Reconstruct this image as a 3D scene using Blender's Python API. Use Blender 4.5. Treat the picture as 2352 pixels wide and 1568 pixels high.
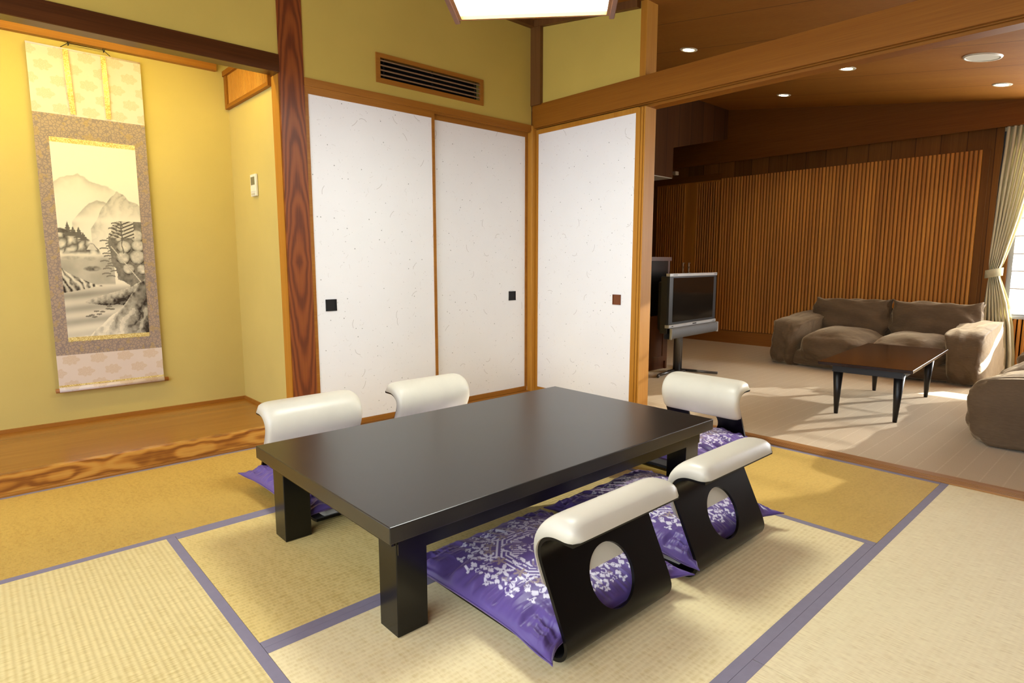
import bpy, bmesh, math, random
import numpy as np
from mathutils import Vector, Matrix, noise as mnoise

for o in list(bpy.data.objects): bpy.data.objects.remove(o, do_unlink=True)
SC = bpy.context.scene
COL = SC.collection
R = math.radians
random.seed(7)
rng = np.random.RandomState(11)

def lin(c, a=1.0):
    out = []
    for v in c:
        v /= 255.0
        out.append(v/12.92 if v <= .04045 else ((v+.055)/1.055)**2.4)
    return (*out, a)

# ------------------------------------------------------------------ camera
F, YAW, PITCH = 1381.3, 0.8311, -0.1305
cam = bpy.data.cameras.new('camera'); cam.sensor_width = 36; cam.lens = 36*F/2352
cam.clip_start = .05
co = bpy.data.objects.new('camera', cam); COL.objects.link(co)
fw = Vector((math.cos(PITCH)*math.cos(YAW), math.cos(PITCH)*math.sin(YAW), math.sin(PITCH)))
co.location = (-3.2408, -3.3179, 1.0)
co.rotation_euler = fw.to_track_quat('-Z', 'Y').to_euler()
SC.camera = co
# ------------------------------------------------------------------ world, sun, exposure
vs = SC.view_settings
vs.view_transform = 'Standard'; vs.look = 'None'; vs.gamma = 1; vs.exposure = 0.93
vs.use_curve_mapping = False
w = bpy.data.worlds.new('world'); SC.world = w; w.use_nodes = True
bg = w.node_tree.nodes['Background']
bg.inputs[0].default_value = (.88, .98, 1.17, 1); bg.inputs[1].default_value = 1.0

def light(name, kind, loc, direc, energy, color, **kw):
    l = bpy.data.lights.new(name, kind); l.energy = energy; l.color = color
    for k, v in kw.items(): setattr(l, k, v)
    o = bpy.data.objects.new(name, l); COL.objects.link(o); o.location = loc
    o.rotation_euler = Vector(direc).to_track_quat('-Z', 'Y').to_euler()
    return o
light('sun', 'SUN', (8, -6, 5), (-1.6, .78, -.56), 26, (.98, .97, .92), angle=.009)
# added fill for the tatami room, unseen, from its open west side
light('west_fill', 'AREA', (-4.55, -3.0, 1.35), (1, .12, -.18), 27, (.91, .98, 1.04), shape='RECTANGLE', size=3.2, size_y=1.7)
# lounge window daylight
light('lounge_daylight', 'AREA', (3.6, -3.3, 1.4), (-1, .45, -.25), 15, (.9, .97, 1.1), shape='RECTANGLE', size=1.6, size_y=1.4)
# hidden alcove lamp behind the lintel
light('alcove_lamp', 'AREA', (-2.95, .14, 2.17), (0, .55, -.75), 8.5, (1, .82, .22), shape='RECTANGLE', size=1.7, size_y=.05)

# ------------------------------------------------------------------ node helpers
class NT:
    def __init__(s, name):
        s.m = bpy.data.materials.new(name); s.m.use_nodes = True
        s.t = s.m.node_tree; s.b = s.t.nodes['Principled BSDF']
    def n(s, typ, **kw):
        x = s.t.nodes.new(typ)
        for k, v in kw.items():
            if k.startswith('i_'):
                key = k[2:]; key = int(key) if key.isdigit() else key
                s.put(x.inputs[key], v)
            else: setattr(x, k, v)
        return x
    def put(s, sock, v):
        if isinstance(v, bpy.types.NodeSocket): s.t.links.new(v, sock)
        else: sock.default_value = v
    def M(s, op, a, b=0.0, c=0.0, clamp=False):
        x = s.t.nodes.new('ShaderNodeMath'); x.operation = op; x.use_clamp = clamp
        s.put(x.inputs[0], a); s.put(x.inputs[1], b); s.put(x.inputs[2], c)
        return x.outputs[0]
    def V(s, op, a, b=(0, 0, 0)):
        x = s.t.nodes.new('ShaderNodeVectorMath'); x.operation = op
        s.put(x.inputs[0], a)
        if op == 'SCALE': s.put(x.inputs[3], b)
        else: s.put(x.inputs[1], b)
        return x.outputs['Value'] if op in ('LENGTH', 'DOT_PRODUCT', 'DISTANCE') else x.outputs[0]
    def obj(s):
        return s.n('ShaderNodeTexCoord').outputs['Object']
    def xyz(s, v):
        x = s.n('ShaderNodeSeparateXYZ', i_0=v); return x.outputs
    def comb(s, x, y, z):
        return s.n('ShaderNodeCombineXYZ', i_0=x, i_1=y, i_2=z).outputs[0]
    def noise(s, v, scale=5, detail=3, rough=.5, dist=0.0):
        x = s.n('ShaderNodeTexNoise'); s.put(x.inputs['Vector'], v)
        x.inputs['Scale'].default_value = scale; x.inputs['Detail'].default_value = detail
        x.inputs['Roughness'].default_value = rough; x.inputs['Distortion'].default_value = dist
        return x.outputs[0]
    def mix(s, f, a, b):
        x = s.n('ShaderNodeMix', data_type='RGBA')
        s.put(x.inputs[0], f); s.put(x.inputs[6], a); s.put(x.inputs[7], b)
        return x.outputs[2]
    def ramp(s, f, stops):
        x = s.n('ShaderNodeValToRGB'); s.put(x.inputs[0], f)
        e = x.color_ramp.elements
        e[0].position, e[0].color = stops[0][0], stops[0][1]
        e[1].position, e[1].color = stops[-1][0], stops[-1][1]
        for p, c in stops[1:-1]:
            k = e.new(p); k.color = c
        return x.outputs[0]
    def bump(s, h, strength=.3, dist=.01):
        x = s.n('ShaderNodeBump'); x.inputs['Strength'].default_value = strength
        x.inputs['Distance'].default_value = dist; s.put(x.inputs['Height'], h)
        s.t.links.new(x.outputs[0], s.b.inputs['Normal'])
    def set(s, **kw):
        names = dict(color='Base Color', rough='Roughness', metal='Metallic', spec='Specular IOR Level', sheen='Sheen Weight',
                     sheenr='Sheen Roughness', sheent='Sheen Tint', coat='Coat Weight', coatr='Coat Roughness', em='Emission Color', ems='Emission Strength',
                     trans='Transmission Weight', sub='Subsurface Weight')
        for k, v in kw.items(): s.put(s.b.inputs[names[k]], v)
        return s.m

def plain(name, c, rough=.5, vary=.06, scale=9, bump=0.0, **kw):
    n = NT(name); v = n.obj()
    f = n.noise(v, scale, 4)
    c2 = tuple(max(0, x*(1-vary*2.2)) for x in c)
    n.set(color=n.mix(f, lin(c), lin(c2)), rough=rough, **kw)
    if bump: n.bump(n.noise(v, scale*22, 3), bump, .003)
    return n.m

def wood(name, c1, c2, axis=0, grain=1.0, rough=.45, snap=None, tone=.25, joint=0.0, soff=0.0, coat=0.0, fine=.5, contrast=1.0, spec=.4):
    n = NT(name); v = n.obj(); sc = [22*grain]*3; sc[axis] = 1.1*grain
    vv = n.V('MULTIPLY', v, tuple(sc))
    big = n.noise(vv, .55, 5, .55, .9)
    sc2 = [160]*3; sc2[axis] = 3.0
    fin = n.noise(n.V('MULTIPLY', v, tuple(sc2)), 1.0, 3, .6)
    f = n.M('ADD', n.M('MULTIPLY', big, contrast), n.M('MULTIPLY', n.M('SUBTRACT', fin, .5), fine))
    f = n.M('SUBTRACT', f, .5*(contrast-1))
    col = n.ramp(f, [(.3, lin(c1)), (.5, lin([(a+b)/2 for a, b in zip(c1, c2)])), (.72, lin(c2))])
    if snap:
        ax, wd = snap
        k = n.M('FLOOR', n.M('DIVIDE', n.M('SUBTRACT', n.xyz(v)[ax], soff), wd))
        wn = n.n('ShaderNodeTexWhiteNoise', noise_dimensions='1D'); n.put(wn.inputs['W'], k)
        val = n.M('ADD', n.M('MULTIPLY', wn.outputs[0], tone*2), 1-tone)
        if joint:
            jj = n.M('LESS_THAN', n.M('FRACT', n.M('DIVIDE', n.M('SUBTRACT', n.xyz(v)[ax], soff), wd)), joint)
            val = n.M('MULTIPLY', val, n.M('SUBTRACT', 1.0, n.M('MULTIPLY', jj, .6)))
        col = n.V('SCALE', col, val)
    n.set(color=col, rough=rough, coat=coat, coatr=.15, spec=spec)
    n.bump(fin, .08, .002)
    return n.m

def cathedral(name, c1, c2, c3, axis, cross, cc, K, s, freq, off=0.0, rough=.35, nz=.35, coat=.25):
    """flat sawn board: nested parabola grain along axis"""
    n = NT(name); v = n.obj(); X = n.xyz(v)
    warp = n.noise(v, 2.6, 3)
    a = n.M('MULTIPLY', n.M('ABSOLUTE', n.M('SUBTRACT', X[axis], off)), s)
    d = n.M('SUBTRACT', X[cross], n.M('ADD', cc, n.M('MULTIPLY', n.M('SUBTRACT', n.noise(v, 1.7, 2), .5), .05)))
    d2 = n.M('MULTIPLY', n.M('MULTIPLY', d, d), K)
    t = n.M('ADD', n.M('ADD', a, d2), n.M('MULTIPLY', warp, nz))
    w_ = n.M('SINE', n.M('MULTIPLY', t, freq))
    sc2 = [150]*3; sc2[axis] = 4
    fin = n.noise(n.V('MULTIPLY', v, tuple(sc2)), 1, 3)
    f = n.M('ADD', n.M('MULTIPLY', w_, .38), n.M('MULTIPLY', fin, .9))
    col = n.ramp(f, [(.1, lin(c1)), (.45, lin(c2)), (.85, lin(c3))])
    n.set(color=col, rough=rough, coat=coat, coatr=.2)
    return n.m

# ------------------------------------------------------------------ mesh helpers
def link_mesh(name, me, m, parent=None):
    if m is not None: me.materials.append(m)
    o = bpy.data.objects.new(name, me); COL.objects.link(o)
    if parent is not None: o.parent = parent
    return o
def finish(bm, name, m, parent=None, smooth=False, kind=None, sharp=None):
    bmesh.ops.recalc_face_normals(bm, faces=bm.faces[:])
    if sharp:
        for e in bm.edges:
            if len(e.link_faces) == 2 and e.calc_face_angle(0) > R(sharp): e.smooth = False
    me = bpy.data.meshes.new(name); bm.to_mesh(me); bm.free()
    if smooth:
        for p in me.polygons: p.use_smooth = True
    o = link_mesh(name, me, m, parent)
    if kind: o['kind'] = kind
    return o
def addbox(bm, a, b, bev=0.0, seg=1, top_in=0.0):
    x0, y0, z0 = [min(p, q) for p, q in zip(a, b)]; x1, y1, z1 = [max(p, q) for p, q in zip(a, b)]
    vs_ = [bm.verts.new(p) for p in ((x0, y0, z0), (x1, y0, z0), (x1, y1, z0), (x0, y1, z0), (x0, y0, z1), (x1, y0, z1), (x1, y1, z1), (x0, y1, z1))]
    fs = [bm.faces.new([vs_[i] for i in f]) for f in ((3, 2, 1, 0), (4, 5, 6, 7), (0, 1, 5, 4), (1, 2, 6, 5), (2, 3, 7, 6), (3, 0, 4, 7))]
    if bev > 0:
        es = list({e for f in fs for e in f.edges})
        bmesh.ops.bevel(bm, geom=es, offset=bev, segments=seg, affect='EDGES', profile=.5)
def box(name, a, b, m, parent=None, bev=0.0, seg=1, kind=None):
    bm = bmesh.new(); addbox(bm, a, b, bev, seg)
    return finish(bm, name, m, parent, kind=kind)
def boxes(name, lst, m, parent=None, bev=0.0, kind=None, seg=1):
    bm = bmesh.new()
    for a, b in lst: addbox(bm, a, b, bev, seg)
    return finish(bm, name, m, parent, kind=kind)
def addcyl(bm, p, q, r0, r1=None, n=16, caps=True):
    r1 = r0 if r1 is None else r1
    p, q = Vector(p), Vector(q); d = (q-p).normalized()
    u = d.orthogonal().normalized(); v = d.cross(u)
    A = [bm.verts.new(p+(u*math.cos(t)+v*math.sin(t))*r0) for t in [2*math.pi*i/n for i in range(n)]]
    B = [bm.verts.new(q+(u*math.cos(t)+v*math.sin(t))*r1) for t in [2*math.pi*i/n for i in range(n)]]
    for i in range(n): bm.faces.new((A[i], A[(i+1) % n], B[(i+1) % n], B[i]))
    if caps: bm.faces.new(A[::-1]); bm.faces.new(B)
def cyl(name, p, q, r0, m, parent=None, r1=None, n=20, smooth=True, kind=None):
    bm = bmesh.new(); addcyl(bm, p, q, r0, r1, n)
    o = finish(bm, name, m, parent, kind=kind)
    if smooth:
        for f in o.data.polygons: f.use_smooth = len(f.vertices) == 4
    return o
def gridmesh(name, P, m, parent=None, smooth=True, closed_u=False, closed_v=False, colors=None):
    """P: (nu,nv,3) array"""
    nu, nv = P.shape[:2]
    idx = np.arange(nu*nv).reshape(nu, nv)
    iu = np.arange(nu if closed_u else nu-1); iv = np.arange(nv if closed_v else nv-1)
    U, Vv = np.meshgrid(iu, iv, indexing='ij')
    U2, V2 = (U+1) % nu, (Vv+1) % nv
    f = np.stack([idx[U, Vv], idx[U2, Vv], idx[U2, V2], idx[U, V2]], -1).reshape(-1, 4)
    me = bpy.data.meshes.new(name); me.from_pydata(P.reshape(-1, 3).tolist(), [], f.tolist())
    if colors is not None:
        a = me.color_attributes.new('pattern', 'FLOAT_COLOR', 'POINT')
        c = np.ones((nu*nv, 4), np.float32); c[:, :3] = colors.reshape(-1, 3)
        a.data.foreach_set('color', c.ravel())
    if smooth: me.polygons.foreach_set('use_smooth', [True]*len(me.polygons))
    me.update()
    return link_mesh(name, me, m, parent)
def solid_sheet(P, N, th):
    """P (nu,nv,3) outer sheet, offset by -N*th, returned as closed loop over u: outer then inner reversed"""
    return np.concatenate([P, (P-N*th)[::-1]], 0)
def empty(name, loc, rz=0.0, label=None, cat=None, group=None):
    o = bpy.data.objects.new(name, None); COL.objects.link(o); o.location = loc; o.rotation_euler = (0, 0, rz)
    o.empty_display_size = .1
    if label: tag(o, label, cat, group)
    return o
def tag(o, label, cat, group=None):
    o['label'] = label; o['category'] = cat
    if group: o['group'] = group
    return o
def st(o):
    o['kind'] = 'structure'; return o
def copy_tree(o, parent=None):
    c = o.copy(); COL.objects.link(c); c.parent = parent
    for ch in list(o.children): copy_tree(ch, c)
    return c
def fbm(x, y, oct=4, seed=0.0):
    """vectorised value noise"""
    out = np.zeros(np.broadcast(x, y).shape); amp = .5; fr = 1.0
    for k in range(oct):
        X, Y = x*fr+seed*17.3+k*5.1, y*fr+seed*9.7+k*3.3
        xi, yi = np.floor(X), np.floor(Y); xf, yf = X-xi, Y-yi
        xf = xf*xf*(3-2*xf); yf = yf*yf*(3-2*yf)
        def h(a, b):
            s_ = np.sin(a*127.1+b*311.7+seed*13.1)*43758.5453; return s_-np.floor(s_)
        v = (h(xi, yi)*(1-xf)+h(xi+1, yi)*xf)*(1-yf)+(h(xi, yi+1)*(1-xf)+h(xi+1, yi+1)*xf)*yf
        out = out+v*amp; amp *= .5; fr *= 2.03
    return out
def sstep(a, b, x):
    t = np.clip((x-a)/(b-a), 0, 1); return t*t*(3-2*t)

# ------------------------------------------------------------------ materials
M = {}
def plaster(name, c):
    n = NT(name); v = n.obj()
    f = n.noise(v, 3, 4); g = n.noise(v, 420, 2)
    c2 = tuple(x*.93 for x in c)
    n.set(color=n.mix(f, lin(c), lin(c2)), rough=.95, spec=.1)
    n.bump(g, .25, .002); return n.m
M['plaster'] = plaster('ochre_plaster', (214, 187, 92))
M['plaster_alcove'] = plaster('alcove_plaster', (210, 188, 112))
M['hinoki'] = wood('hinoki_vertical', (196, 138, 50), (172, 110, 28), 2, .7, .5, contrast=.7, spec=.25)
M['hinoki_x'] = wood('hinoki_along_x', (174, 116, 40), (148, 90, 24), 0, .7, .45, contrast=.7)
M['hinoki_y'] = wood('hinoki_along_y', (160, 102, 26), (136, 80, 14), 1, .6, .5, contrast=.6, spec=.25)
M['post_dark'] = wood('post_brown', (120, 80, 38), (96, 58, 24), 2, .7, .5)
M['lintel_dark'] = wood('lintel_dark_brown', (92, 50, 18), (60, 30, 8), 0, .7, .35, coat=.15)
M['pillar'] = cathedral('alcove_pillar_wood', (104, 48, 14), (130, 64, 20), (144, 76, 26), 2, 0, -1.825, 90, .9, 30, off=1.0, nz=.35, rough=.5, coat=.04)
M['kamachi'] = cathedral('pine_front_board', (200, 146, 66), (184, 122, 48), (132, 76, 28), 0, 2, .05, 110, .30, 24, off=-2.5, nz=1.5, rough=.28)
M['toko_floor'] = wood('alcove_floor_board', (166, 112, 40), (142, 86, 24), 0, .35, .25, coat=.2, contrast=.7)
M['sill'] = wood('threshold_wood', (180, 128, 70), (146, 96, 46), 1, .8, .45)
M['far_slat'] = wood('lounge_slat_wood', (212, 144, 54), (176, 108, 34), 2, .6, .5, snap=(1, .036), tone=.14, contrast=.7)
M['far_plank'] = wood('lounge_plank_wood', (136, 88, 34), (108, 64, 22), 2, .5, .7, snap=(1, .21), tone=.28, joint=.03, contrast=.6, spec=.18)
M['end_plank'] = wood('lounge_end_plank', (92, 56, 22), (72, 40, 14), 2, .5, .7, snap=(0, .24), tone=.12, joint=.03, contrast=.6, spec=.18)
M['soffit'] = wood('soffit_wood', (128, 78, 24), (104, 58, 14), 1, .35, .7, contrast=.6, spec=.18)
M['base_far'] = wood('lounge_skirting_wood', (170, 112, 50), (144, 88, 34), 1, .5, .4, contrast=.6)
M['ceiling'] = wood('ceiling_wood', (156, 102, 34), (134, 82, 22), 1, .25, .7, snap=(0, .645), soff=1.754, joint=.012, tone=.05, contrast=.5, spec=.18)
M['black_lacquer'] = plain('black_lacquer', (14, 12, 9), .2, .1, 4, spec=.4)
M['chair_lacquer'] = plain('chair_black_lacquer', (8, 6, 5), .3, .1, 5, spec=.3)
M['table_top'] = plain('table_dark_brown_lacquer', (20, 15, 10), .32, .08, 6, coat=.36, coatr=.32, spec=.6)
M['coffee_wood'] = wood('coffee_table_dark_wood', (48, 28, 14), (34, 19, 10), 0, .5, .2, coat=.25)
M['coffee_black'] = plain('coffee_table_black', (24, 22, 22), .4, .1, 6)
M['leather'] = plain('ivory_leather', (232, 226, 205), .34, .04, 7, bump=.04, spec=.45)
M['tv_dark'] = plain('dark_grey_plastic', (48, 48, 48), .4, .05, 8)
M['screen'] = plain('black_screen', (18, 16, 14), .12, .02, 2)
M['silver'] = plain('silver_plastic', (206, 206, 204), .3, .03, 8, metal=.3)
M['steel'] = plain('grey_steel', (120, 120, 120), .32, .05, 8, metal=.8)
M['mesh_grey'] = plain('speaker_mesh_grey', (112, 112, 112), .6, .1, 300)
M['black'] = plain('matte_black', (14, 12, 11), .6, .05, 6)
M['cab_wood'] = wood('cabinet_dark_wood', (104, 60, 28), (74, 38, 16), 2, .5, .35)
M['white_plastic'] = plain('white_plastic', (235, 232, 215), .4, .02, 8)
M['lcd'] = plain('grey_display', (120, 118, 96), .3, .02, 8)
M['chrome'] = plain('polished_metal', (232, 214, 186), .3, .02, 8, metal=.55)
M['off_white'] = plain('off_white_board', (200, 192, 170), .8, .03, 4)
M['bracket'] = plain('beige_plastic', (150, 130, 105), .5, .03, 4)
M['tie'] = plain('cream_cloth', (208, 198, 158), .85, .06, 60, bump=.1)
M['border'] = plain('grey_purple_border_cloth', (144, 136, 152), .75, .04, 30, bump=.15)
M['gold'] = NT('gold_brocade').m
def _gold():
    n = NT('gold_brocade_silk'); v = n.obj()
    f = n.noise(v, 120, 2, .5, 2.0)
    n.set(color=n.ramp(f, [(.45, lin((205, 172, 92))), (.6, lin((250, 235, 170)))]), rough=.35, metal=.15); return n.m
M['gold'] = _gold()

def fusuma_mat():
    n = NT('fusuma_paper'); v = n.obj(); X = n.xyz(v)
    uv = n.comb(n.M('ADD', X[0], X[1]), X[2], 0.0)
    base = n.mix(n.noise(uv, 4, 4), lin((248, 246, 242)), lin((242, 239, 234)))
    def cells(scale, seed, w, R_, ln, prob):
        s_ = n.V('SCALE', n.V('ADD', uv, (seed, seed*1.7, 0)), scale)
        vo = n.n('ShaderNodeTexVoronoi', voronoi_dimensions='2D', feature='F1'); n.put(vo.inputs['Vector'], s_)
        vo.inputs['Scale'].default_value = 1.0
        p = n.V('SUBTRACT', s_, vo.outputs['Position']); p = n.V('MULTIPLY', p, (1, 1, 0))
        rc = n.n('ShaderNodeSeparateColor', i_0=vo.outputs['Color']).outputs
        on = n.M('LESS_THAN', rc[2], prob)
        if R_ is None:
            r_ = n.V('LENGTH', p); k = n.M('LESS_THAN', r_, n.M('MULTIPLY', rc[1], w))
            return n.M('MULTIPLY', k, on)
        an = n.M('MULTIPLY', rc[0], 6.283); RR = n.M('ADD', n.M('MULTIPLY', rc[1], R_), .12)
        c_ = n.comb(n.M('MULTIPLY', n.M('COSINE', an), RR), n.M('MULTIPLY', n.M('SINE', an), RR), 0.0)
        q = n.M('ABSOLUTE', n.M('SUBTRACT', n.V('DISTANCE', p, c_), RR))
        k = n.M('MULTIPLY', n.M('LESS_THAN', q, w), n.M('LESS_THAN', n.V('LENGTH', p), ln))
        return n.M('MULTIPLY', k, on)
    dots = cells(17, 3.1, .06, None, 0, .4)
    dots2 = cells(34, 8.3, .07, None, 0, .35)
    fib = cells(6.5, 1.2, .008, .5, .17, .3)
    fib2 = cells(11, 5.2, .010, .3, .14, .35)
    col = n.mix(n.M('MULTIPLY', fib2, .25), base, lin((150, 125, 90)))
    col = n.mix(n.M('MULTIPLY', fib, .42), col, lin((120, 96, 60)))
    col = n.mix(n.M('MULTIPLY', dots2, .4), col, lin((120, 110, 90)))
    col = n.mix(n.M('MULTIPLY', dots, .6), col, lin((90, 85, 66)))
    n.set(color=col, rough=.9, spec=.15)
    return n.m
M['fusuma'] = fusuma_mat()

def tatami(name, c, c2, along, fibre=False):
    """rush mat; woven rows run along the long axis"""
    n = NT(name); v = n.obj(); X = n.xyz(v)
    a, b = X[along], X[1-along]
    jit = n.M('MULTIPLY', n.noise(v, 2.5, 2), .006)
    rows = n.M('SINE', n.M('MULTIPLY', n.M('ADD', b, jit), 2*math.pi/.0155))
    rid = n.M('FLOOR', n.M('DIVIDE', b, .0155))
    wn = n.n('ShaderNodeTexWhiteNoise', noise_dimensions='1D'); n.put(wn.inputs['W'], rid)
    seg = n.noise(n.comb(n.M('ADD', n.M('MULTIPLY', a, 90), n.M('MULTIPLY', wn.outputs[0], 50)), n.M('MULTIPLY', rid, 3.3), 0.0), 1, 2)
    fin = n.noise(n.comb(n.M('MULTIPLY', a, 500), n.M('MULTIPLY', b, 60), 0.0), 1, 2)
    big = n.noise(v, 2.2, 3)
    fadeb = n.noise(n.comb(n.M('MULTIPLY', a, 30), n.M('MULTIPLY', b, 2), 0.0), 1, 3)
    f = n.M('ADD', n.M('MULTIPLY', rows, .045), n.M('MULTIPLY', seg, .45))
    f = n.M('ADD', f, n.M('ADD', n.M('MULTIPLY', fin, .22), n.M('ADD', n.M('MULTIPLY', big, .25), n.M('MULTIPLY', fadeb, .15))))
    if fibre:
        da = n.noise(n.comb(n.M('MULTIPLY', a, 260), n.M('MULTIPLY', b, 26), 0.0), 1, 3)
        f = n.M('ADD', n.M('MULTIPLY', da, .85), n.M('ADD', n.M('MULTIPLY', rows, .015), n.M('MULTIPLY', big, .25)))
    col = n.ramp(f, [(.28, lin(c2)), (.56, lin(c)), (.85, lin([min(255, x*1.05) for x in c]))])
    n.set(color=col, rough=.62, spec=.3)
    n.bump(n.M('ADD', rows, n.M('MULTIPLY', seg, 1.4)), .4, .0008)
    return n.m
M['tatami_gold_x'] = tatami('rush_golden_sheen_x', (204, 168, 84), (172, 132, 54), 0)  # golden and pale mat tones paint in the weave's direction-dependent sheen
M['tatami_gold_y'] = tatami('rush_golden_sheen_y', (208, 172, 86), (186, 148, 68), 1)
M['tatami_mid_x'] = tatami('rush_mid_sheen_x', (230, 204, 130), (194, 162, 86), 0)
M['tatami_pale_x'] = tatami('rush_pale_sheen_x', (246, 228, 176), (220, 196, 130), 0)
M['tatami_pale_y'] = tatami('rush_pale_sheen_y', (228, 208, 146), (202, 176, 108), 1, True)
M['tatami_fine_x'] = tatami('rush_fine_sheen_x', (246, 230, 184), (222, 200, 144), 0, True)

def carpet():
    n = NT('beige_carpet'); v = n.obj(); X = n.xyz(v)
    st_ = n.M('LESS_THAN', n.M('FRACT', n.M('DIVIDE', X[1], .085)), .07)
    dash = n.M('GREATER_THAN', n.noise(n.V('MULTIPLY', v, (120, 6, 1)), 1, 2), .42)
    f = n.noise(n.V('MULTIPLY', v, (160, 260, 1)), 1, 3); g = n.noise(v, 1.3, 4)
    c = n.mix(n.M('ADD', n.M('MULTIPLY', f, .7), n.M('MULTIPLY', g, .3)), lin((214, 190, 152)), lin((188, 162, 122)))
    c = n.mix(n.M('MULTIPLY', n.M('MULTIPLY', st_, dash), .3), c, lin((232, 214, 176)))
    stain = n.M('MULTIPLY', n.M('GREATER_THAN', n.noise(v, 2.3, 3), .7), .25)
    c = n.mix(stain, c, lin((150, 116, 84)))
    n.set(color=c, rough=.95, spec=.1, sheen=.2); n.bump(f, .5, .004); return n.m
M['carpet'] = carpet()

def velvet():
    n = NT('brown_velvet'); v = n.obj()
    f = n.noise(n.V('MULTIPLY', v, (30, 30, 160)), 1, 4); g = n.noise(v, 3.5, 3, .5, 1.5)
    c = n.mix(n.M('ADD', n.M('MULTIPLY', f, .45), n.M('MULTIPLY', g, .55)), lin((122, 100, 74)), lin((72, 56, 40)))
    n.set(color=c, rough=.75, spec=.2, sheen=.7, sheenr=.4, sheent=lin((230, 205, 165)))
    n.bump(n.M('ADD', f, n.M('MULTIPLY', g, 3)), .35, .006); return n.m
M['velvet'] = velvet()
def curtain_m():
    n = NT('cream_curtain'); v = n.obj()
    f = n.noise(v, 500, 2)
    n.set(color=n.mix(f, lin((216, 208, 174)), lin((204, 194, 156))), rough=.7, spec=.25, sheen=.3)
    # thin cloth that lets daylight through
    tr = n.n('ShaderNodeBsdfTranslucent'); n.put(tr.inputs[0], lin((214, 200, 150)))
    mx = n.n('ShaderNodeMixShader'); mx.inputs[0].default_value = .15
    n.t.links.new(n.b.outputs[0], mx.inputs[1]); n.t.links.new(tr.outputs[0], mx.inputs[2])
    n.t.links.new(mx.outputs[0], n.t.nodes['Material Output'].inputs[0]); return n.m
M['curtain'] = curtain_m()
def shade_m():
    n = NT('white_blind_cloth'); v = n.obj()
    f = n.noise(n.V('MULTIPLY', v, (3, 3, 14)), 1, 3)
    tr = n.n('ShaderNodeBsdfTranslucent'); n.put(tr.inputs[0], n.mix(f, lin((250, 250, 248)), lin((232, 234, 236))))
    tp = n.n('ShaderNodeBsdfTransparent'); n.put(tp.inputs[0], (1, 1, 1, 1))
    mx = n.n('ShaderNodeMixShader'); mx.inputs[0].default_value = .09
    n.t.links.new(tr.outputs[0], mx.inputs[1]); n.t.links.new(tp.outputs[0], mx.inputs[2])
    n.t.links.new(mx.outputs[0], n.t.nodes['Material Output'].inputs[0]); return n.m
M['shade'] = shade_m()
def glass_m():
    n = NT('window_glass')
    gl = n.n('ShaderNodeBsdfGlossy'); gl.inputs['Roughness'].default_value = .02
    tp = n.n('ShaderNodeBsdfTransparent'); fr = n.n('ShaderNodeFresnel')
    mx = n.n('ShaderNodeMixShader'); n.t.links.new(fr.outputs[0], mx.inputs[0])
    n.t.links.new(tp.outputs[0], mx.inputs[1]); n.t.links.new(gl.outputs[0], mx.inputs[2])
    n.t.links.new(mx.outputs[0], n.t.nodes['Material Output'].inputs[0]); return n.m
M['glass'] = glass_m()
def emis(name, c, s_):
    n = NT(name); n.set(color=lin(c), em=lin(c), ems=s_); return n.m
M['lamp_panel'] = emis('lamp_panel_glow', (240, 246, 240), 14.0)
M['bulb'] = emis('downlight_glow', (255, 236, 190), 12.0)
M['alum'] = plain('grey_window_frame', (150, 150, 150), .4, .03, 5)

def attr_mat(name, rough, **kw):
    n = NT(name); a = n.n('ShaderNodeVertexColor', layer_name='pattern')
    n.set(color=a.outputs[0], rough=rough, **kw); return n
M['painting'] = attr_mat('ink_painting', .9, spec=.1).m
_n = attr_mat('purple_satin_brocade', .4, spec=.4, sheen=.35, sheenr=.4, sheent=lin((190, 160, 200)))
M['satin'] = _n.m
def silk(name, c, c2, flower, fs, gap):
    """woven cloth with faint round flower crests"""
    n = NT(name); v = n.obj(); X = n.xyz(v)
    row = n.M('FLOOR', n.M('DIVIDE', X[2], gap*.55))
    sh = n.M('MULTIPLY', n.M('MODULO', n.M('ABSOLUTE', row), 2.0), gap*.5)
    u = n.M('SUBTRACT', n.M('FRACT', n.M('DIVIDE', n.M('ADD', X[0], sh), gap)), .5)
    w_ = n.M('MULTIPLY', n.M('SUBTRACT', n.M('FRACT', n.M('DIVIDE', X[2], gap*.55)), .5), .55)
    r_ = n.M('SQRT', n.M('ADD', n.M('MULTIPLY', u, u), n.M('MULTIPLY', n.M('MULTIPLY', w_, w_), 2.2)))
    an = n.M('ARCTAN2', w_, u)
    lim = n.M('ADD', fs, n.M('MULTIPLY', n.M('COSINE', n.M('MULTIPLY', an, 7)), fs*.13))
    nz = n.noise(v, 260, 2)
    k = n.M('MULTIPLY', n.M('LESS_THAN', r_, lim), n.M('GREATER_THAN', nz, .42))
    base = n.mix(n.noise(v, 5, 3), lin(c), lin(c2))
    n.set(color=n.mix(n.M('MULTIPLY', k, .75), base, lin(flower)), rough=.6, sheen=.2); return n.m
M['silk_light'] = silk('pale_pink_silk', (222, 206, 192), (212, 194, 182), (206, 180, 150), .30, .13)
def brocade():
    n = NT('grey_brocade'); v = n.obj()
    vo = n.n('ShaderNodeTexVoronoi', feature='DISTANCE_TO_EDGE'); n.put(vo.inputs['Vector'], v); vo.inputs['Scale'].default_value = 62
    k = n.M('LESS_THAN', vo.outputs[0], .09)
    big = n.M('GREATER_THAN', n.noise(v, 26, 1), .6)
    c = n.mix(n.M('MULTIPLY', k, .6), lin((166, 142, 122)), lin((112, 104, 108)))
    c = n.mix(n.M('MULTIPLY', big, .5), c, lin((176, 146, 88)))
    n.set(color=c, rough=.6, sheen=.2); return n.m
M['brocade'] = brocade()

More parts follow.
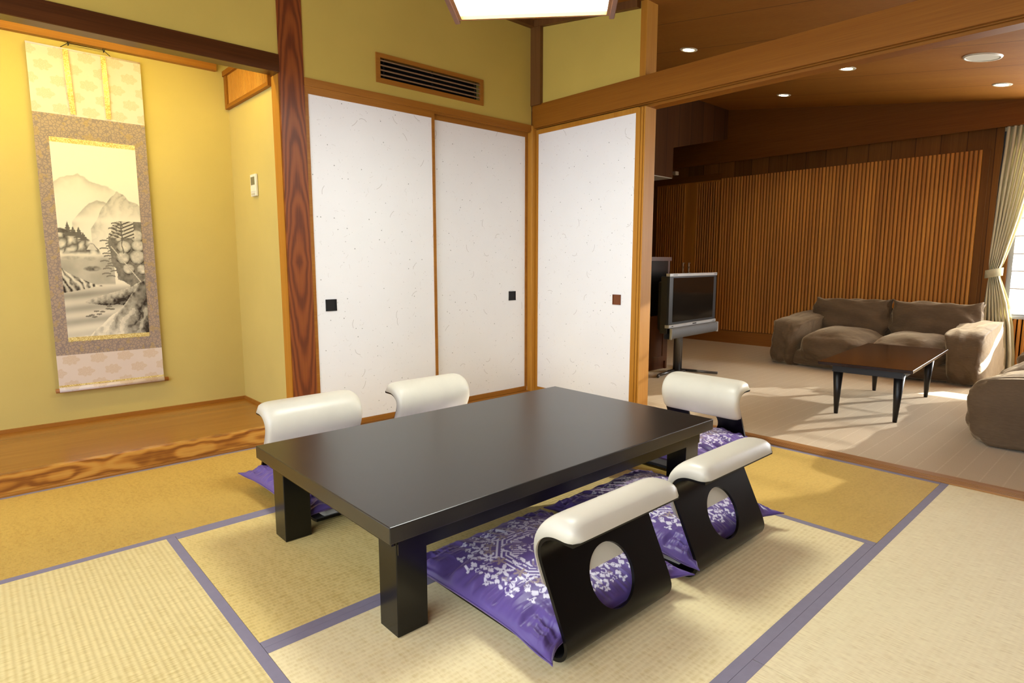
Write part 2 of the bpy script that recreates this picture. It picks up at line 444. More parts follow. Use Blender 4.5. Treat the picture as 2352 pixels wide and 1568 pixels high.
# ================================================================== SETTING
CZ, CS = 2.73, .1436
def cz(y): return CZ+CS*y
# floor under the mats, lounge floor, ceiling
box('floor', (-4.6, -5.2, -.12), (0, 0.0, -.03), M['sill'], kind='structure')
box('floor_lounge', (.112, -5.2, -.12), (3.86, 1.75, 0), M['carpet'], kind='structure')
bm = bmesh.new()
def prism(bm, pts, x0, x1):
    a = [bm.verts.new((x0, p[0], p[1])) for p in pts]; b = [bm.verts.new((x1, p[0], p[1])) for p in pts]
    bm.faces.new(a[::-1]); bm.faces.new(b)
    for i in range(len(pts)): bm.faces.new((a[i], a[(i+1) % len(pts)], b[(i+1) % len(pts)], b[i]))
prism(bm, [(-5.3, cz(-5.3)), (1.85, cz(1.85)), (1.85, cz(1.85)+.06), (-5.3, cz(-5.3)+.06)], -4.6, 4.1)
finish(bm, 'ceiling', M['ceiling'], kind='structure')
# wall with the two sliding doors: plaster above the rail
bm = bmesh.new()
addbox(bm, (-1.758, .0, 2.0), (-1.31, .12, 2.76)); addbox(bm, (-.484, .0, 2.0), (-.02, .12, 2.76))
addbox(bm, (-1.31, .0, 2.0), (-.484, .12, 2.066)); addbox(bm, (-1.31, .0, 2.235), (-.484, .12, 2.76))
addbox(bm, (-1.31, .1, 2.06), (-.484, .12, 2.24))
finish(bm, 'wall_left', M['plaster'], kind='structure')
box('wall_left_alcove_front', (-4.6, .0, 2.09), (-1.893, .05, 2.76), M['plaster'], kind='structure')
# alcove
box('wall_alcove_back', (-4.6, .83, 0), (-1.78, .93, 2.3), M['plaster_alcove'], kind='structure')
box('wall_alcove_side', (-1.89, .1, 0), (-1.78, .83, 2.3), M['plaster_alcove'], kind='structure')
box('ceiling_alcove', (-4.6, .05, 2.26), (-1.78, .93, 2.30), M['hinoki_x'], kind='structure')
boxes('trim_1', [((-4.6, .79, 2.175), (-1.96, .83, 2.215)), ((-4.6, .76, 2.215), (-1.96, .83, 2.26))], M['hinoki_x'], kind='structure')
box('floor_alcove', (-4.6, .03, 0), (-1.89, .83, .094), M['toko_floor'], kind='structure')
box('trim_2', (-4.6, -.012, 0), (-1.893, .03, .096), M['kamachi'], bev=.002, kind='structure')
boxes('trim_3', [((-4.6, .818, .094), (-1.9, .83, .112)), ((-1.9, .105, .094), (-1.888, .83, .112))], M['hinoki_x'], kind='structure')
cyl('trim_4', (-4.6, -.016, .004), (-1.893, -.016, .004), .010, M['hinoki_x'], kind='structure')
box('trim_5', (-4.6, -.012, 2.0), (-1.893, .075, 2.092), M['lintel_dark'], bev=.003, kind='structure')
box('trim_6', (-1.893, -.006, 0), (-1.758, .0, 2.76), M['pillar'], kind='structure')
box('trim_pillar_core', (-1.893, .0, 0), (-1.758, .1, 2.76), M['pillar'], kind='structure')
box('trim_7', (-1.896, .012, .094), (-1.888, .105, 2.0), M['hinoki'], kind='structure')
# latticed transom on the alcove side wall
t = empty('lattice_transom', (-1.893, .46, 1.955), 0, 'small latticed wooden transom high on the alcove side wall', 'lattice')
bm = bmesh.new()
for a, b in (((-.022, -.355, 0), (.0, .355, .022)), ((-.03, -.355, .195), (.0, .355, .225)), ((-.022, .315, .022), (0, .355, .195)), ((-.022, -.355, .022), (0, -.335, .195))): addbox(bm, a, b)
finish(bm, 'frame', M['hinoki_y'], t)
bm = bmesh.new(); addbox(bm, (-.004, -.335, .022), (0, .315, .195))
finish(bm, 'backing_board', M['lintel_dark'], t)
bm = bmesh.new(); k = -.33
while k < .31:
    addcyl(bm, (-.009, k, .022), (-.009, k, .195), .0065, n=8, caps=False); k += .021
finish(bm, 'bamboo_slats', M['hinoki'], t, smooth=True)
# rails and posts
boxes('trim_8', [((-1.758, -.012, 1.962), (-.02, .1, 2.003)), ((-1.758, -.004, 1.952), (-.02, -.0, 1.962)), ((-1.758, .012, 1.952), (-.02, .022, 1.962))], M['hinoki_x'], kind='structure')
box('trim_9', (-1.758, -.012, -.03), (-.02, .1, .006), M['hinoki_x'], kind='structure')
box('trim_10', (-.03, -.098, 2.14), (.112, .1, 2.76), M['post_dark'], kind='structure')
box('trim_11', (-.03, -.02, 0), (.02, .03, 2.0), M['hinoki'], bev=.003, kind='structure')
bm = bmesh.new()   # big door beam with grooves underneath
addbox(bm, (-.012, -5.2, 2.015), (.124, .0, 2.146))
for a, b, z in ((-.012, .0, 1.984), (.015, .022, 1.980), (.037, .124, 1.965)): addbox(bm, (a, -5.2, z), (b, .0, 2.015))
finish(bm, 'trim_12', M['hinoki_y'], kind='structure')
boxes('wall_right', [((.0, -.947, 2.146), (.1, -.098, 2.72)), ((.06, -.95, 0), (.1, 0.1, 1.95))], M['plaster'], kind='structure')
bm = bmesh.new()   # jamb with door grooves
addbox(bm, (.0, -1.0, .006), (.112, -.990, 1.9645)); addbox(bm, (.0, -.962, .006), (.008, -.94, 1.9645)); addbox(bm, (.0, -.984, .006), (.008, -.967, 1.9645))
addbox(bm, (.0081, -.9899, .006), (.112, -.94, 1.9645))
finish(bm, 'trim_13', M['hinoki'], kind='structure')
box('trim_14', (.0, -.992, 2.146), (.112, -.947, 2.72), M['hinoki'], kind='structure')
# ceiling edge mouldings
bm = bmesh.new(); prism(bm, [(-.945, cz(-.945)-.045), (-.045, cz(-.045)-.045), (-.045, cz(-.045)+.01), (-.945, cz(-.945)+.01)], -.04, -.0005)
finish(bm, 'trim_15', M['post_dark'], kind='structure')
box('trim_16', (-1.7575, -.045, 2.68), (-.0005, -.0005, 2.735), M['post_dark'], kind='structure')
# threshold with grooves
boxes('trim_17', [((.0, -5.2, -.03), (.112, -.94, .003)), ((.0, -5.2, .003), (.012, -.94, .007)), ((.020, -5.2, .003), (.030, -.94, .007)), ((.040, -5.2, .003), (.050, -.94, .007)), ((.058, -5.2, .003), (.112, -.94, .007))], M['sill'], kind='structure')

# ---- sliding doors
def fusuma(n_, x0, x1, y, axis, pull, pull_mat, z0=.008, z1=1.955):
    """axis 0: door in the x direction facing -y;  axis 1: door along y facing -x"""
    def P(u, d, z): return (u, y+d, z) if axis == 0 else (y+d, u, z)
    r = box('door_%d' % n_, P(x0+.012, .004, z0), P(x1-.012, .022, z1), M['fusuma'], kind='structure')
    bm = bmesh.new(); fw_ = .020
    for a, b in (((x0, z0), (x0+fw_, z1)), ((x1-fw_, z0), (x1, z1)), ((x0+fw_, z1-.032), (x1-fw_, z1)), ((x0+fw_, z0), (x1-fw_, z0+.034))):
        addbox(bm, P(a[0], -.002, a[1]), P(b[0], .026, b[1]))
    finish(bm, 'door_frame', M['hinoki'] if axis else M['hinoki_x'], r)
    # recessed square pull: rim and dark dish
    s_ = .034
    bm = bmesh.new()
    for a, b in (((-s_, -s_), (-s_+.005, s_)), ((s_-.005, -s_), (s_, s_)), ((-s_, -s_), (s_, -s_+.005)), ((-s_, s_-.005), (s_, s_))):
        addbox(bm, P(pull+a[0], -.001, .752+a[1]), P(pull+b[0], .004, .752+b[1]))
    h = finish(bm, 'door_pull', pull_mat, r)
    box('pull_dish', P(pull-s_+.004, .0025, .752-s_+.004), P(pull+s_-.004, .0042, .752+s_-.004), pull_mat, h)
    return r
M['pull_wood'] = plain('pull_dark_orange_wood', (138, 72, 22), .5, .12, 20)
fusuma(1, -1.757, -.892, .0, 0, -1.647, M['black'])
fusuma(2, -.912, -.031, .03, 0, -.182, M['black'])
fusuma(3, -.94, -.022, .012, 1, -.797, M['pull_wood'], z1=1.972)

# ---- lounge walls
FX = 3.854
bm = bmesh.new()
addbox(bm, (FX, -2.27, 0), (FX+.12, 1.85, 3.1)); addbox(bm, (FX, -5.2, 0), (FX+.12, -2.27, .50)); addbox(bm, (FX, -5.2, 2.12), (FX+.12, -2.27, 2.6)); addbox(bm, (FX, -5.2, .5), (FX+.12, -4.6, 2.12))
finish(bm, 'wall_far', M['far_plank'], kind='structure')
def slats(bm, y0, y1, z0, z1, x, dx=.014, pitch=.036):
    n_ = max(1, round((y1-y0)/pitch)); p = (y1-y0)/n_
    prof = []
    for i in range(n_):
        a = y0+i*p
        prof += [(a+.004, x), (a+.0065, x-dx*.75), (a+p*.5-.004, x-dx), (a+p*.5+.004, x-dx), (a+p-.0065, x-dx*.75), (a+p-.004, x)]
    lo = [bm.verts.new((q, y, z0)) for y, q in prof]; hi = [bm.verts.new((q, y, z1)) for y, q in prof]
    for i in range(len(prof)-1): bm.faces.new((lo[i], lo[i+1], hi[i+1], hi[i]))
    top0 = [bm.verts.new((x, y, z1)) for y, q in prof]
    for i in range(len(prof)-1): bm.faces.new((hi[i], hi[i+1], top0[i+1], top0[i]))
bm = bmesh.new(); slats(bm, -2.02, .585, .16, 2.03, FX-.018)
finish(bm, 'wall_far_slats', M['far_slat'], kind='structure')
boxes('wall_far_slat_backing', [((FX-.019, -2.02, .16), (FX, .585, 2.03)), ((FX-.03, -2.07, .16), (FX, -2.02, 2.03))], M['far_plank'], kind='structure')
boxes('baseboard_far', [((FX-.03, -.3, 0), (FX, 1.75, .155)), ((FX-.034, -2.12, 0), (FX, -.3, .155))], M['base_far'], kind='structure')
bm = bmesh.new(); slats(bm, -4.6, -2.28, .03, .50, FX); finish(bm, 'wall_far_wainscot', M['far_slat'], kind='structure')
# slatted double doors in the far wall
def slat_door(n_, y0, y1, stile0, stile1, hy):
    r = box('door_%d' % n_, (FX-.014, y0, .03), (FX-.002, y1, 2.02), M['far_slat'], kind='structure')
    bm = bmesh.new(); slats(bm, y0+stile0, y1-stile1, .14, 2.0, FX-.014, .012, .034)
    finish(bm, 'door_slats', M['far_slat'], r)
    bm = bmesh.new()
    addcyl(bm, (FX-.014, hy, .99), (FX-.05, hy, .99), .006); addcyl(bm, (FX-.014, hy, .87), (FX-.05, hy, .87), .006)
    addcyl(bm, (FX-.05, hy, 1.0), (FX-.05, hy, .93), .010, .013); addcyl(bm, (FX-.05, hy, .93), (FX-.05, hy, .86), .013, .007)
    finish(bm, 'door_handle', M['chrome'], r, smooth=True)
slat_door(4, .60, 1.0, .0, .075, .974)
slat_door(5, 1.0, 1.52, .075, .0, 1.058)
box('trim_18', (FX-.02, .60, 2.02), (FX-.004, 1.56, 2.10), M['soffit'], kind='structure')
# soffit beam along the far wall, follows the sloping ceiling
bm = bmesh.new(); prism(bm, [(-5.2, 2.185), (1.25, 2.20), (1.25, cz(1.25)), (-5.2, cz(-5.2)+.2)], 3.68, 3.72)
addbox(bm, (3.72, -5.2, 2.185), (FX, -5.1, 2.3))
finish(bm, 'trim_19', M['soffit'], kind='structure')
# hanging plank wall and bulkhead at the end of the lounge
bm = bmesh.new()
a = [(2.53, 2.22), (3.68, 2.46), (3.68, cz(.446)), (2.53, cz(.446))]
f0 = [bm.verts.new((x, .446, z)) for x, z in a]; f1 = [bm.verts.new((x, .476, z)) for x, z in a]
bm.faces.new(f0); bm.faces.new(f1[::-1])
for i in range(4): bm.faces.new((f0[i], f0[(i+1) % 4], f1[(i+1) % 4], f1[i]))
finish(bm, 'wall_end_upper', M['end_plank'], kind='structure')
boxes('wall_end_bulkhead', [((.112, .44, 1.905), (2.535, 1.75, 2.9))], M['end_plank'], kind='structure')
box('ceiling_bulkhead', (.112, .442, 1.898), (2.53, 1.75, 1.905), M['off_white'], kind='structure')
box('wall_end', (.112, 1.75, 0), (FX+.1, 1.85, 3.1), M['end_plank'], kind='structure')
box('wall_lounge_near', (.101, .1, 0), (.112, 1.75, 1.9), M['end_plank'], kind='structure')
tag(box('ceiling_sensor', (2.54, .405, 1.935), (2.60, .446, 1.975), M['bracket'], bev=.006, seg=2), 'small beige plastic box fixed under the dark plank bulkhead', 'sensor')
# unseen wall behind and right of camera, added against stray sun and bright reflections
box('wall_front_block', (-4.6, -5.3, 0), (4.1, -5.2, 2.2), M['end_plank'], kind='structure')
# window
wn = boxes('window_1', [((FX+.03, -4.6, .50), (FX+.09, -2.27, .53)), ((FX+.03, -4.6, 2.08), (FX+.09, -2.27, 2.12)), ((FX+.03, -2.31, .545), (FX+.09, -2.27, 2.08)), ((FX+.03, -4.6, .545), (FX+.09, -4.55, 2.08)), ((FX+.03, -3.46, .545), (FX+.09, -3.42, 2.08))], M['alum'], kind='structure')
box('window_sill', (FX-.03, -4.6, .49), (FX+.03, -2.27, .512), M['alum'], wn)
box('window_pane', (FX+.055, -4.56, .545), (FX+.06, -2.31, 2.08), M['glass'], wn)
# ================================================================== THINGS
# ---- tatami mats
def mat_thing(x0, x1, y0, y1, along, key, label, b0=True, b1=True):
    t = empty('tatami_mat', ((x0+x1)/2, (y0+y1)/2, -.03), 0, label, 'tatami mat', 'tatami mats')
    g = .0008; hx, hy = (x1-x0)/2-g, (y1-y0)/2-g
    box('rush_cover', (-hx, -hy, 0), (hx, hy, .03), M[key], t)
    bw = .029
    if along == 0:
        if b0: box('cloth_border', (-hx, -hy-.0004, .0), (hx, -hy+bw, .0305), M['border'], t)
        if b1: box('cloth_border', (-hx, hy-bw, .0), (hx, hy+.0004, .0305), M['border'], t)
    else:
        if b0: box('cloth_border', (-hx-.0004, -hy, .0), (-hx+bw, hy, .0305), M['border'], t)
        if b1: box('cloth_border', (hx-bw, -hy, .0), (hx+.0004, hy, .0305), M['border'], t)
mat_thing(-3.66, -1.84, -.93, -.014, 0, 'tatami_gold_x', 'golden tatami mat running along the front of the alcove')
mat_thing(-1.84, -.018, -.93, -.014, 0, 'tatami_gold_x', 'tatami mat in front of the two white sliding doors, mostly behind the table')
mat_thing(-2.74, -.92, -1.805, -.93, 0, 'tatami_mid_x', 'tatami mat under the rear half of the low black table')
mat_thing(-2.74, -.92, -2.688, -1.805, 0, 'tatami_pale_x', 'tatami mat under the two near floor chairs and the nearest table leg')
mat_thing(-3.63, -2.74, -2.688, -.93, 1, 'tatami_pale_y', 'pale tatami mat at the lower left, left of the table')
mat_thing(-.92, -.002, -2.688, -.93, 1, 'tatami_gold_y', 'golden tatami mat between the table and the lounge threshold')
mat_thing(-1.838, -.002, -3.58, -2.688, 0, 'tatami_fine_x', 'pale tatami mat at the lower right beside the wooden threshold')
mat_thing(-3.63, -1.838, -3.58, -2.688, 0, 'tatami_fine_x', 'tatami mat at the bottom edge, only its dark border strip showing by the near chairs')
# ---- low table
t = empty('low_table', (-1.71, -1.585, .0006), 0, 'large low black and dark brown lacquered table on four square legs', 'table')
hx, hy = .79, .465
box('tabletop', (-hx, -hy, .292), (hx, hy, .338), M['table_top'], t, bev=.0025, seg=2)
bm = bmesh.new(); o_ = .045
for a, b in (((-hx+o_, -hy+o_-.01, .236), (hx-o_, -hy+o_+.012, .2925)), ((-hx+o_, hy-o_-.012, .236), (hx-o_, hy-o_+.01, .2925)), ((-hx+.03, -hy+o_, .262), (-hx+.055, hy-o_, .2925)), ((hx-.055, -hy+o_, .262), (hx-.03, hy-o_, .2925))): addbox(bm, a, b)
finish(bm, 'apron', M['black_lacquer'], t)
for sx in (-1, 1):
    for sy in (-1, 1):
        x0, y0 = sx*(hx-.042), sy*(hy-.042)
        box('leg', (x0, y0, 0), (x0-sx*.097, y0-sy*.092, .2925), M['black_lacquer'], t, bev=.002)

# ---- floor chairs (zaisu)
PROF = [(.585, .014), (.56, .009), (.45, .008), (.3, .008), (.15, .008), (.085, .007), (.055, .006), (.03, .010), (.012, .022), (.002, .040), (.0, .055), (.006, .075), (.016, .098), (.028, .122), (.040, .147), (.052, .172), (.064, .197), (.076, .222), (.088, .247), (.095, .264), (.098, .280), (.094, .297), (.084, .310), (.068, .320), (.050, .325), (.030, .326), (.008, .325), (-.012, .326)]
def resample(pts, n_):
    pts = np.array(pts, float)
    # gentle smoothing by Catmull-Rom style interpolation on arc length
    d = np.r_[0, np.cumsum(np.hypot(*np.diff(pts, axis=0).T))]
    s_ = np.linspace(0, d[-1], n_)
    out = np.stack([np.interp(s_, d, pts[:, 0]), np.interp(s_, d, pts[:, 1])], 1)
    for _ in range(3):
        out[1:-1] = .25*out[:-2]+.5*out[1:-1]+.25*out[2:]
    return out, s_
def normals2(p):
    tnt = np.gradient(p, axis=0); tnt /= np.linalg.norm(tnt, axis=1)[:, None]+1e-9
    return np.stack([-tnt[:, 1], tnt[:, 0]], 1)   # left of travel
W2 = .228
def chair_proto():
    t = empty('floor_chair', (0, 0, 0))
    path, s_ = resample(PROF, 141)
    nrm = normals2(path)
    # travel goes back along the floor then up: outer (back/under) side is the left-hand normal or its opposite
    if nrm[60][1] > 0: nrm = -nrm     # under the seat must point down
    L = s_[-1]
    ci = int(np.argmin(abs(path[:, 1]-.157)+(path[:, 0] > .2)*9+(s_ < .5)*9)); sc_ = s_[ci]
    rx, rs = .087, .087; half = .105
    def mp(x, s, off):
        i = np.interp(s, s_, np.arange(len(s_)))
        y = np.interp(i, np.arange(len(s_)), path[:, 0]); z = np.interp(i, np.arange(len(s_)), path[:, 1])
        ny = np.interp(i, np.arange(len(s_)), nrm[:, 0]); nz = np.interp(i, np.arange(len(s_)), nrm[:, 1])
        return (x, y-ny*off, z-nz*off)
    bm = bmesh.new(); cache = {}
    def vert(x, s, off):
        k = (round(x, 5), round(s, 5), off)
        if k not in cache: cache[k] = bm.verts.new(mp(x, s, off))
        return cache[k]
    NX = 12; xs = np.linspace(-W2, W2, NX+1)
    ss = [v for v in np.linspace(0, sc_-half, 60)] ; ss2 = [v for v in np.linspace(sc_+half, L, 34)]
    NS = 12; sm = np.linspace(sc_-half, sc_+half, NS+1)
    # corner rounding of the sheet ends
    quads = []
    for rows in (ss, ss2):
        for j in range(len(rows)-1):
            for i in range(NX): quads.append(((xs[i], rows[j]), (xs[i+1], rows[j]), (xs[i+1], rows[j+1]), (xs[i], rows[j+1])))
    per = [(x, sm[0]) for x in xs[:-1]]+[(W2, v) for v in sm[:-1]]+[(x, sm[-1]) for x in xs[:0:-1]]+[(-W2, v) for v in sm[:0:-1]]
    def ell(p, k):
        a = math.atan2((p[1]-sc_)/half, p[0]/W2)
        e = (rx*math.cos(a), sc_+rs*math.sin(a)); return (e[0]*(1-k)+p[0]*k, e[1]*(1-k)+p[1]*k)
    ks = [0, .15, .4, .7, 1.0]
    n_ = len(per); rim = []
    for i in range(n_):
        p, q = per[i], per[(i+1) % n_]
        for a, b in zip(ks[:-1], ks[1:]):
            quads.append((ell(p, a), ell(q, a), ell(q, b) if b < 1 else q, ell(p, b) if b < 1 else p))
        rim.append((ell(p, 0), ell(q, 0)))
    TH = .010
    for off, rev in ((0.0, False), (TH, True)):
        for q in quads:
            vs_ = [vert(x, s, off) for x, s in q]
            if len(set(vs_)) == 4: bm.faces.new(vs_[::-1] if rev else vs_)
    bm.edges.ensure_lookup_table()
    # side walls: boundary edges of the outer sheet connect to the inner sheet
    inv = {v: k for k, v in cache.items()}
    be = [e for e in bm.edges if len(e.link_faces) == 1 and inv[e.verts[0]][2] == 0.0]
    for e in be:
        a, b = e.verts; ka, kb = inv[a], inv[b]
        a2, b2 = cache[(ka[0], ka[1], TH)], cache[(kb[0], kb[1], TH)]
        try: bm.faces.new((a, b, b2, a2))
        except ValueError: pass
    sh = finish(bm, 'shell', M['chair_lacquer'], t, smooth=True, sharp=40)
    # ivory pad over the top
    i0 = int(np.argmin(abs(path[:, 1]-.192)+(s_ < .6)*9)); seg = np.arange(i0, len(s_))
    NXp = 41; u = np.linspace(-1, 1, NXp); v = np.linspace(0, 1, len(seg))
    base = path[seg]-nrm[seg]*TH
    n2 = -nrm[seg]
    PW = W2+.006
    f1 = lambda a: np.clip(1-np.abs(a)**13, 0, 1)**.5
    endf = np.clip(1-np.abs(2*v-1)**13, 0, 1)**.5
    th = (.027+.020*sstep(.35, .75, v))*endf
    TT = th[None, :]*f1(u)[:, None]
    # puff beyond the sheet ends so that the edge rolls over
    Pn = np.zeros((NXp, len(seg), 3)); Pb = np.zeros_like(Pn)
    tg = np.stack([n2[:, 1], -n2[:, 0]], 1)
    if (tg[-1]*(path[-1]-path[-3])).sum() < 0: tg = -tg
    ext = .010*(sstep(.9, 1, v)-sstep(.1, 0, v))
    for i in range(NXp):
        for j in range(len(seg)):
            dd = min(v[j], 1-v[j])*(s_[seg[-1]]-s_[seg[0]]); q_ = max(0, 1-dd/.024)
            x = u[i]*(PW-.024*(1-math.sqrt(max(0, 1-q_*q_))))
            k = TT[i, j]
            by, bz = base[j]+tg[j]*ext[j]*.8
            Pn[i, j] = (x, by+n2[j, 0]*k, bz+n2[j, 1]*k)
            Pb[i, j] = (x, by, bz)
    P = np.concatenate([Pn, Pb[::-1]], 0)
    o = gridmesh('back_pad', P, M['leather'], t, closed_u=True)
    # seat pad, thin ivory slab
    yy = np.linspace(.09, .57, 25); xx = np.linspace(-.19, .19, 25)
    X, Y = np.meshgrid(xx, yy, indexing='ij')
    fx = np.clip(1-np.abs(X/.19)**8, 0, 1)**.5*np.clip(1-np.abs((Y-.33)/.24)**10, 0, 1)**.5
    T_ = np.stack([X, Y, .018+.026*fx], -1); B_ = np.stack([X, Y, X*0+.0175], -1)
    gridmesh('seat_pad', np.concatenate([T_, B_[::-1]], 0), M['leather'], t, closed_u=True)
    # brass edge line
    return t
chair = chair_proto()
chairs = [((-1.995, -2.405, 0), 0, 'black floor chair with ivory top pad, nearest to the camera, its round hole facing us'),
          ((-1.39, -2.402, 0), 0, 'black floor chair with ivory top pad, further right of the two with round holes'),
          ((-2.085, -.607, 0), 180, 'black floor chair with ivory pad behind the table, left one next to the alcove'),
          ((-1.425, -.607, 0), 180, 'black floor chair with ivory pad behind the table, right one before the white sliding doors'),
          ((-.222, -1.635, 0), 90, 'black floor chair with ivory pad at the lounge end of the table')]
chair_objs = []
for i, (l, r, lab) in enumerate(chairs):
    o = chair if i == 0 else copy_tree(chair)
    o.location = l; o.rotation_euler = (0, 0, R(r)); tag(o, lab, 'floor chair', 'floor chairs around the low table'); chair_objs.append(o)

# ---- cushions (zabuton)
def pattern(a, b):
    """silver brocade medallion, a and b in -1..1; returns silver mask, beige mask"""
    x, y = np.abs(a), np.abs(b); X, Y = np.maximum(x, y), np.minimum(x, y)
    d8 = np.maximum(X, (X+Y)*.7071)
    m = np.zeros_like(X); bg_ = np.zeros_like(X)
    ins = d8 < .40
    lines = (np.mod(d8*26, 1) < .42) & ins
    star = (np.mod((X-Y)*22, 1) < .45) & (Y > .06) & ins
    zone = np.mod(np.floor(d8*7.5), 2) == 0
    m = np.maximum(m, np.where(zone, lines, star).astype(float))
    for cx_, cy_ in ((.30, .0), (.235, .205), (.12, .12)):
        r_ = np.hypot((X-cx_), (Y-cy_)*1.0)
        m = np.where(r_ < .058, 0, m); m = np.where((r_ < .052) & (r_ > .022), 1, m); m = np.where((np.abs(X-cx_) < .013) & (r_ < .052), .0, m)
    r0 = np.hypot(X, Y); m = np.where((r0 < .05), (np.mod(r0*60, 1) < .5), m)
    def flower(cx_, cy_, R_, k=6, ph=0.0, beige=False):
        nonlocal m, bg_
        dx, dy = X-cx_, Y-cy_; r_ = np.hypot(dx, dy); th = np.arctan2(dy, dx)+ph
        k_ = (r_ < R_*(.62+.38*np.cos(k*th))) & (r_ > R_*.13)
        if beige: bg_ = np.maximum(bg_, k_.astype(float)); m = np.where(k_, 0, m)
        else: m = np.maximum(m, k_.astype(float))
    def clover(cx_, cy_, R_):
        nonlocal m
        for ax_, ay_ in ((1, 0), (-1, 0), (0, 1), (0, -1)):
            m = np.maximum(m, (np.hypot(X-cx_-ax_*R_*.55, Y-cy_-ay_*R_*.55) < R_*.5).astype(float))
    def curl(cx_, cy_, R_):
        nonlocal m
        r_ = np.hypot(X-cx_, Y-cy_); th = np.arctan2(Y-cy_, X-cx_)
        m = np.maximum(m, ((np.abs(r_-R_) < R_*.22) & (th > -1.9)).astype(float))
    flower(.475, .0, .085, 5); flower(.43, .215, .09, 6, .3); flower(.375, .36, .085, 5, .8)
    flower(.40, .11, .06, 5, .5, True); flower(.36, .285, .055, 5, 0, True)
    clover(.575, .0, .032); clover(.54, .075, .026); clover(.60, .055, .024); clover(.545, .165, .026); clover(.575, .235, .03)
    clover(.52, .30, .026); clover(.56, .12, .02); clover(.50, .36, .03); clover(.46, .44, .028); clover(.62, .11, .02)
    curl(.50, .13, .026); curl(.49, .27, .024); curl(.60, .165, .02); curl(.44, .38, .02)
    flower(.655, .015, .045, 3, .0); flower(.645, .23, .045, 3, .6); flower(.57, .40, .042, 3, 1.0)
    nz = fbm(a*40, b*40, 2, 3.0)
    m = m*(nz > .17)
    bg2 = ((fbm(a*14, b*14, 2, 5.0) > .50) & (m > 0) & (d8 < .55)).astype(float)
    return m*(1-bg2*.8), np.maximum(bg_, bg2*.6)
def zabuton(hx, hy, seed, name='seat_cushion'):
    t = empty(name, (0, 0, 0))
    N = 210
    u = np.linspace(-1, 1, N); A, B = np.meshgrid(u, u, indexing='ij')
    def shape(A, B, top):
        e = 1-np.where(B < 0, .165*(1-np.abs(A)**6), .075*(1-np.abs(A)**2.4))   # pulled-in edges, pointed corners
        f = 1-.085*(1-np.abs(B)**2.4)
        X = A*hx*(1-(1-f)*np.abs(A)**3); Y = B*hy*(1-(1-e)*np.abs(B)**3)
        edge = np.clip(1-np.abs(A)**3.2, 0, 1)*np.clip(1-np.abs(B)**3.2, 0, 1)
        t_ = edge**.42
        ea = sstep(.4, .85, np.abs(A))*(1-sstep(.86, 1, np.abs(A))); eb = sstep(.4, .85, np.abs(B))*(1-sstep(.86, 1, np.abs(B)))
        w1 = (fbm(B*13, A*1.6, 3, seed)-.45)*ea; w2 = (fbm(A*13, B*1.6, 3, seed+4)-.45)*eb
        lump = (fbm(A*2.3, B*2.3, 2, seed+9)-.4)
        if top: Z = .042*t_**1.0+.024*(1-A*A)*(1-B*B)+.036*(w1+w2)+.012*lump*t_
        else: Z = -.030*t_+.006*(w1+w2)
        # the back edge lifts slightly, cloth ends droop
        return np.stack([X, Y, Z], -1)
    m, bgm = pattern(A*.84, B*.84)
    pur = np.array(lin((96, 77, 138))[:3]); sil = np.array(lin((226, 222, 234))[:3]); bei = np.array(lin((158, 140, 134))[:3])
    fade = fbm(A*3, B*3, 3, seed+2)[..., None]
    col = pur*(.85+.4*fade)
    col = col*(1-m[..., None])+sil*m[..., None]; col = col*(1-bgm[..., None])+bei*bgm[..., None]
    P1 = shape(A, B, True)
    gridmesh('cover_top', P1, M['satin'], t, colors=col)
    n2 = 70; u2 = np.linspace(-1, 1, n2); A2, B2 = np.meshgrid(u2, u2, indexing='ij')
    P2 = shape(A2, B2, False)[::-1]
    gridmesh('cover_base', P2, M['satin'], t, colors=np.broadcast_to(pur, P2.shape).copy())
    # stitched seam around the edge
    pts = [shape(np.array([[a]]), np.array([[b]]), True)[0, 0] for a, b in
           [(s, -1) for s in np.linspace(-1, 1, 50)]+[(1, s) for s in np.linspace(-1, 1, 50)]+[(s, 1) for s in np.linspace(1, -1, 50)]+[(-1, s) for s in np.linspace(1, -1, 50)]]
    ring = []
    for k_ in range(len(pts)):
        p = pts[k_]
        c = np.array([p[0], p[1], 0]); d = c/np.linalg.norm(c)
        ring.append([p+d*.0025*math.cos(q)+np.array([0, 0, .0025*math.sin(q)]) for q in np.linspace(0, 2*math.pi, 7)[:-1]])
    P3 = np.array(ring)
    gridmesh('seam_piping', P3, M['satin'], t, closed_u=True, closed_v=True, colors=np.broadcast_to(pur*.8, P3.shape).copy())
    return t
zab = zabuton(.308, .328, 2.0)
zs = [((-1.990, -2.098, .066), 0, 'purple satin cushion with silver brocade on the nearest floor chair'),
      ((-1.345, -2.090, .066), 1, 'purple satin cushion with silver brocade on the further near-side floor chair, behind the nearest one'),
      ((-2.09, -.905, .066), 180, 'purple cushion on the floor chair behind the table at left, only its corner showing'),
      ((-1.43, -.905, .066), 180, 'purple cushion on the rear floor chair before the white sliding doors, hidden by the table'),
      ((-.505, -1.635, .066), 90, 'purple brocade cushion on the floor chair at the lounge end of the table')]
for i, (l, r, lab) in enumerate(zs):
    o = zab if i == 0 else copy_tree(zab)
    o.location = l; o.rotation_euler = (0, 0, R(r)); tag(o, lab, 'cushion', 'purple cushions on the floor chairs')

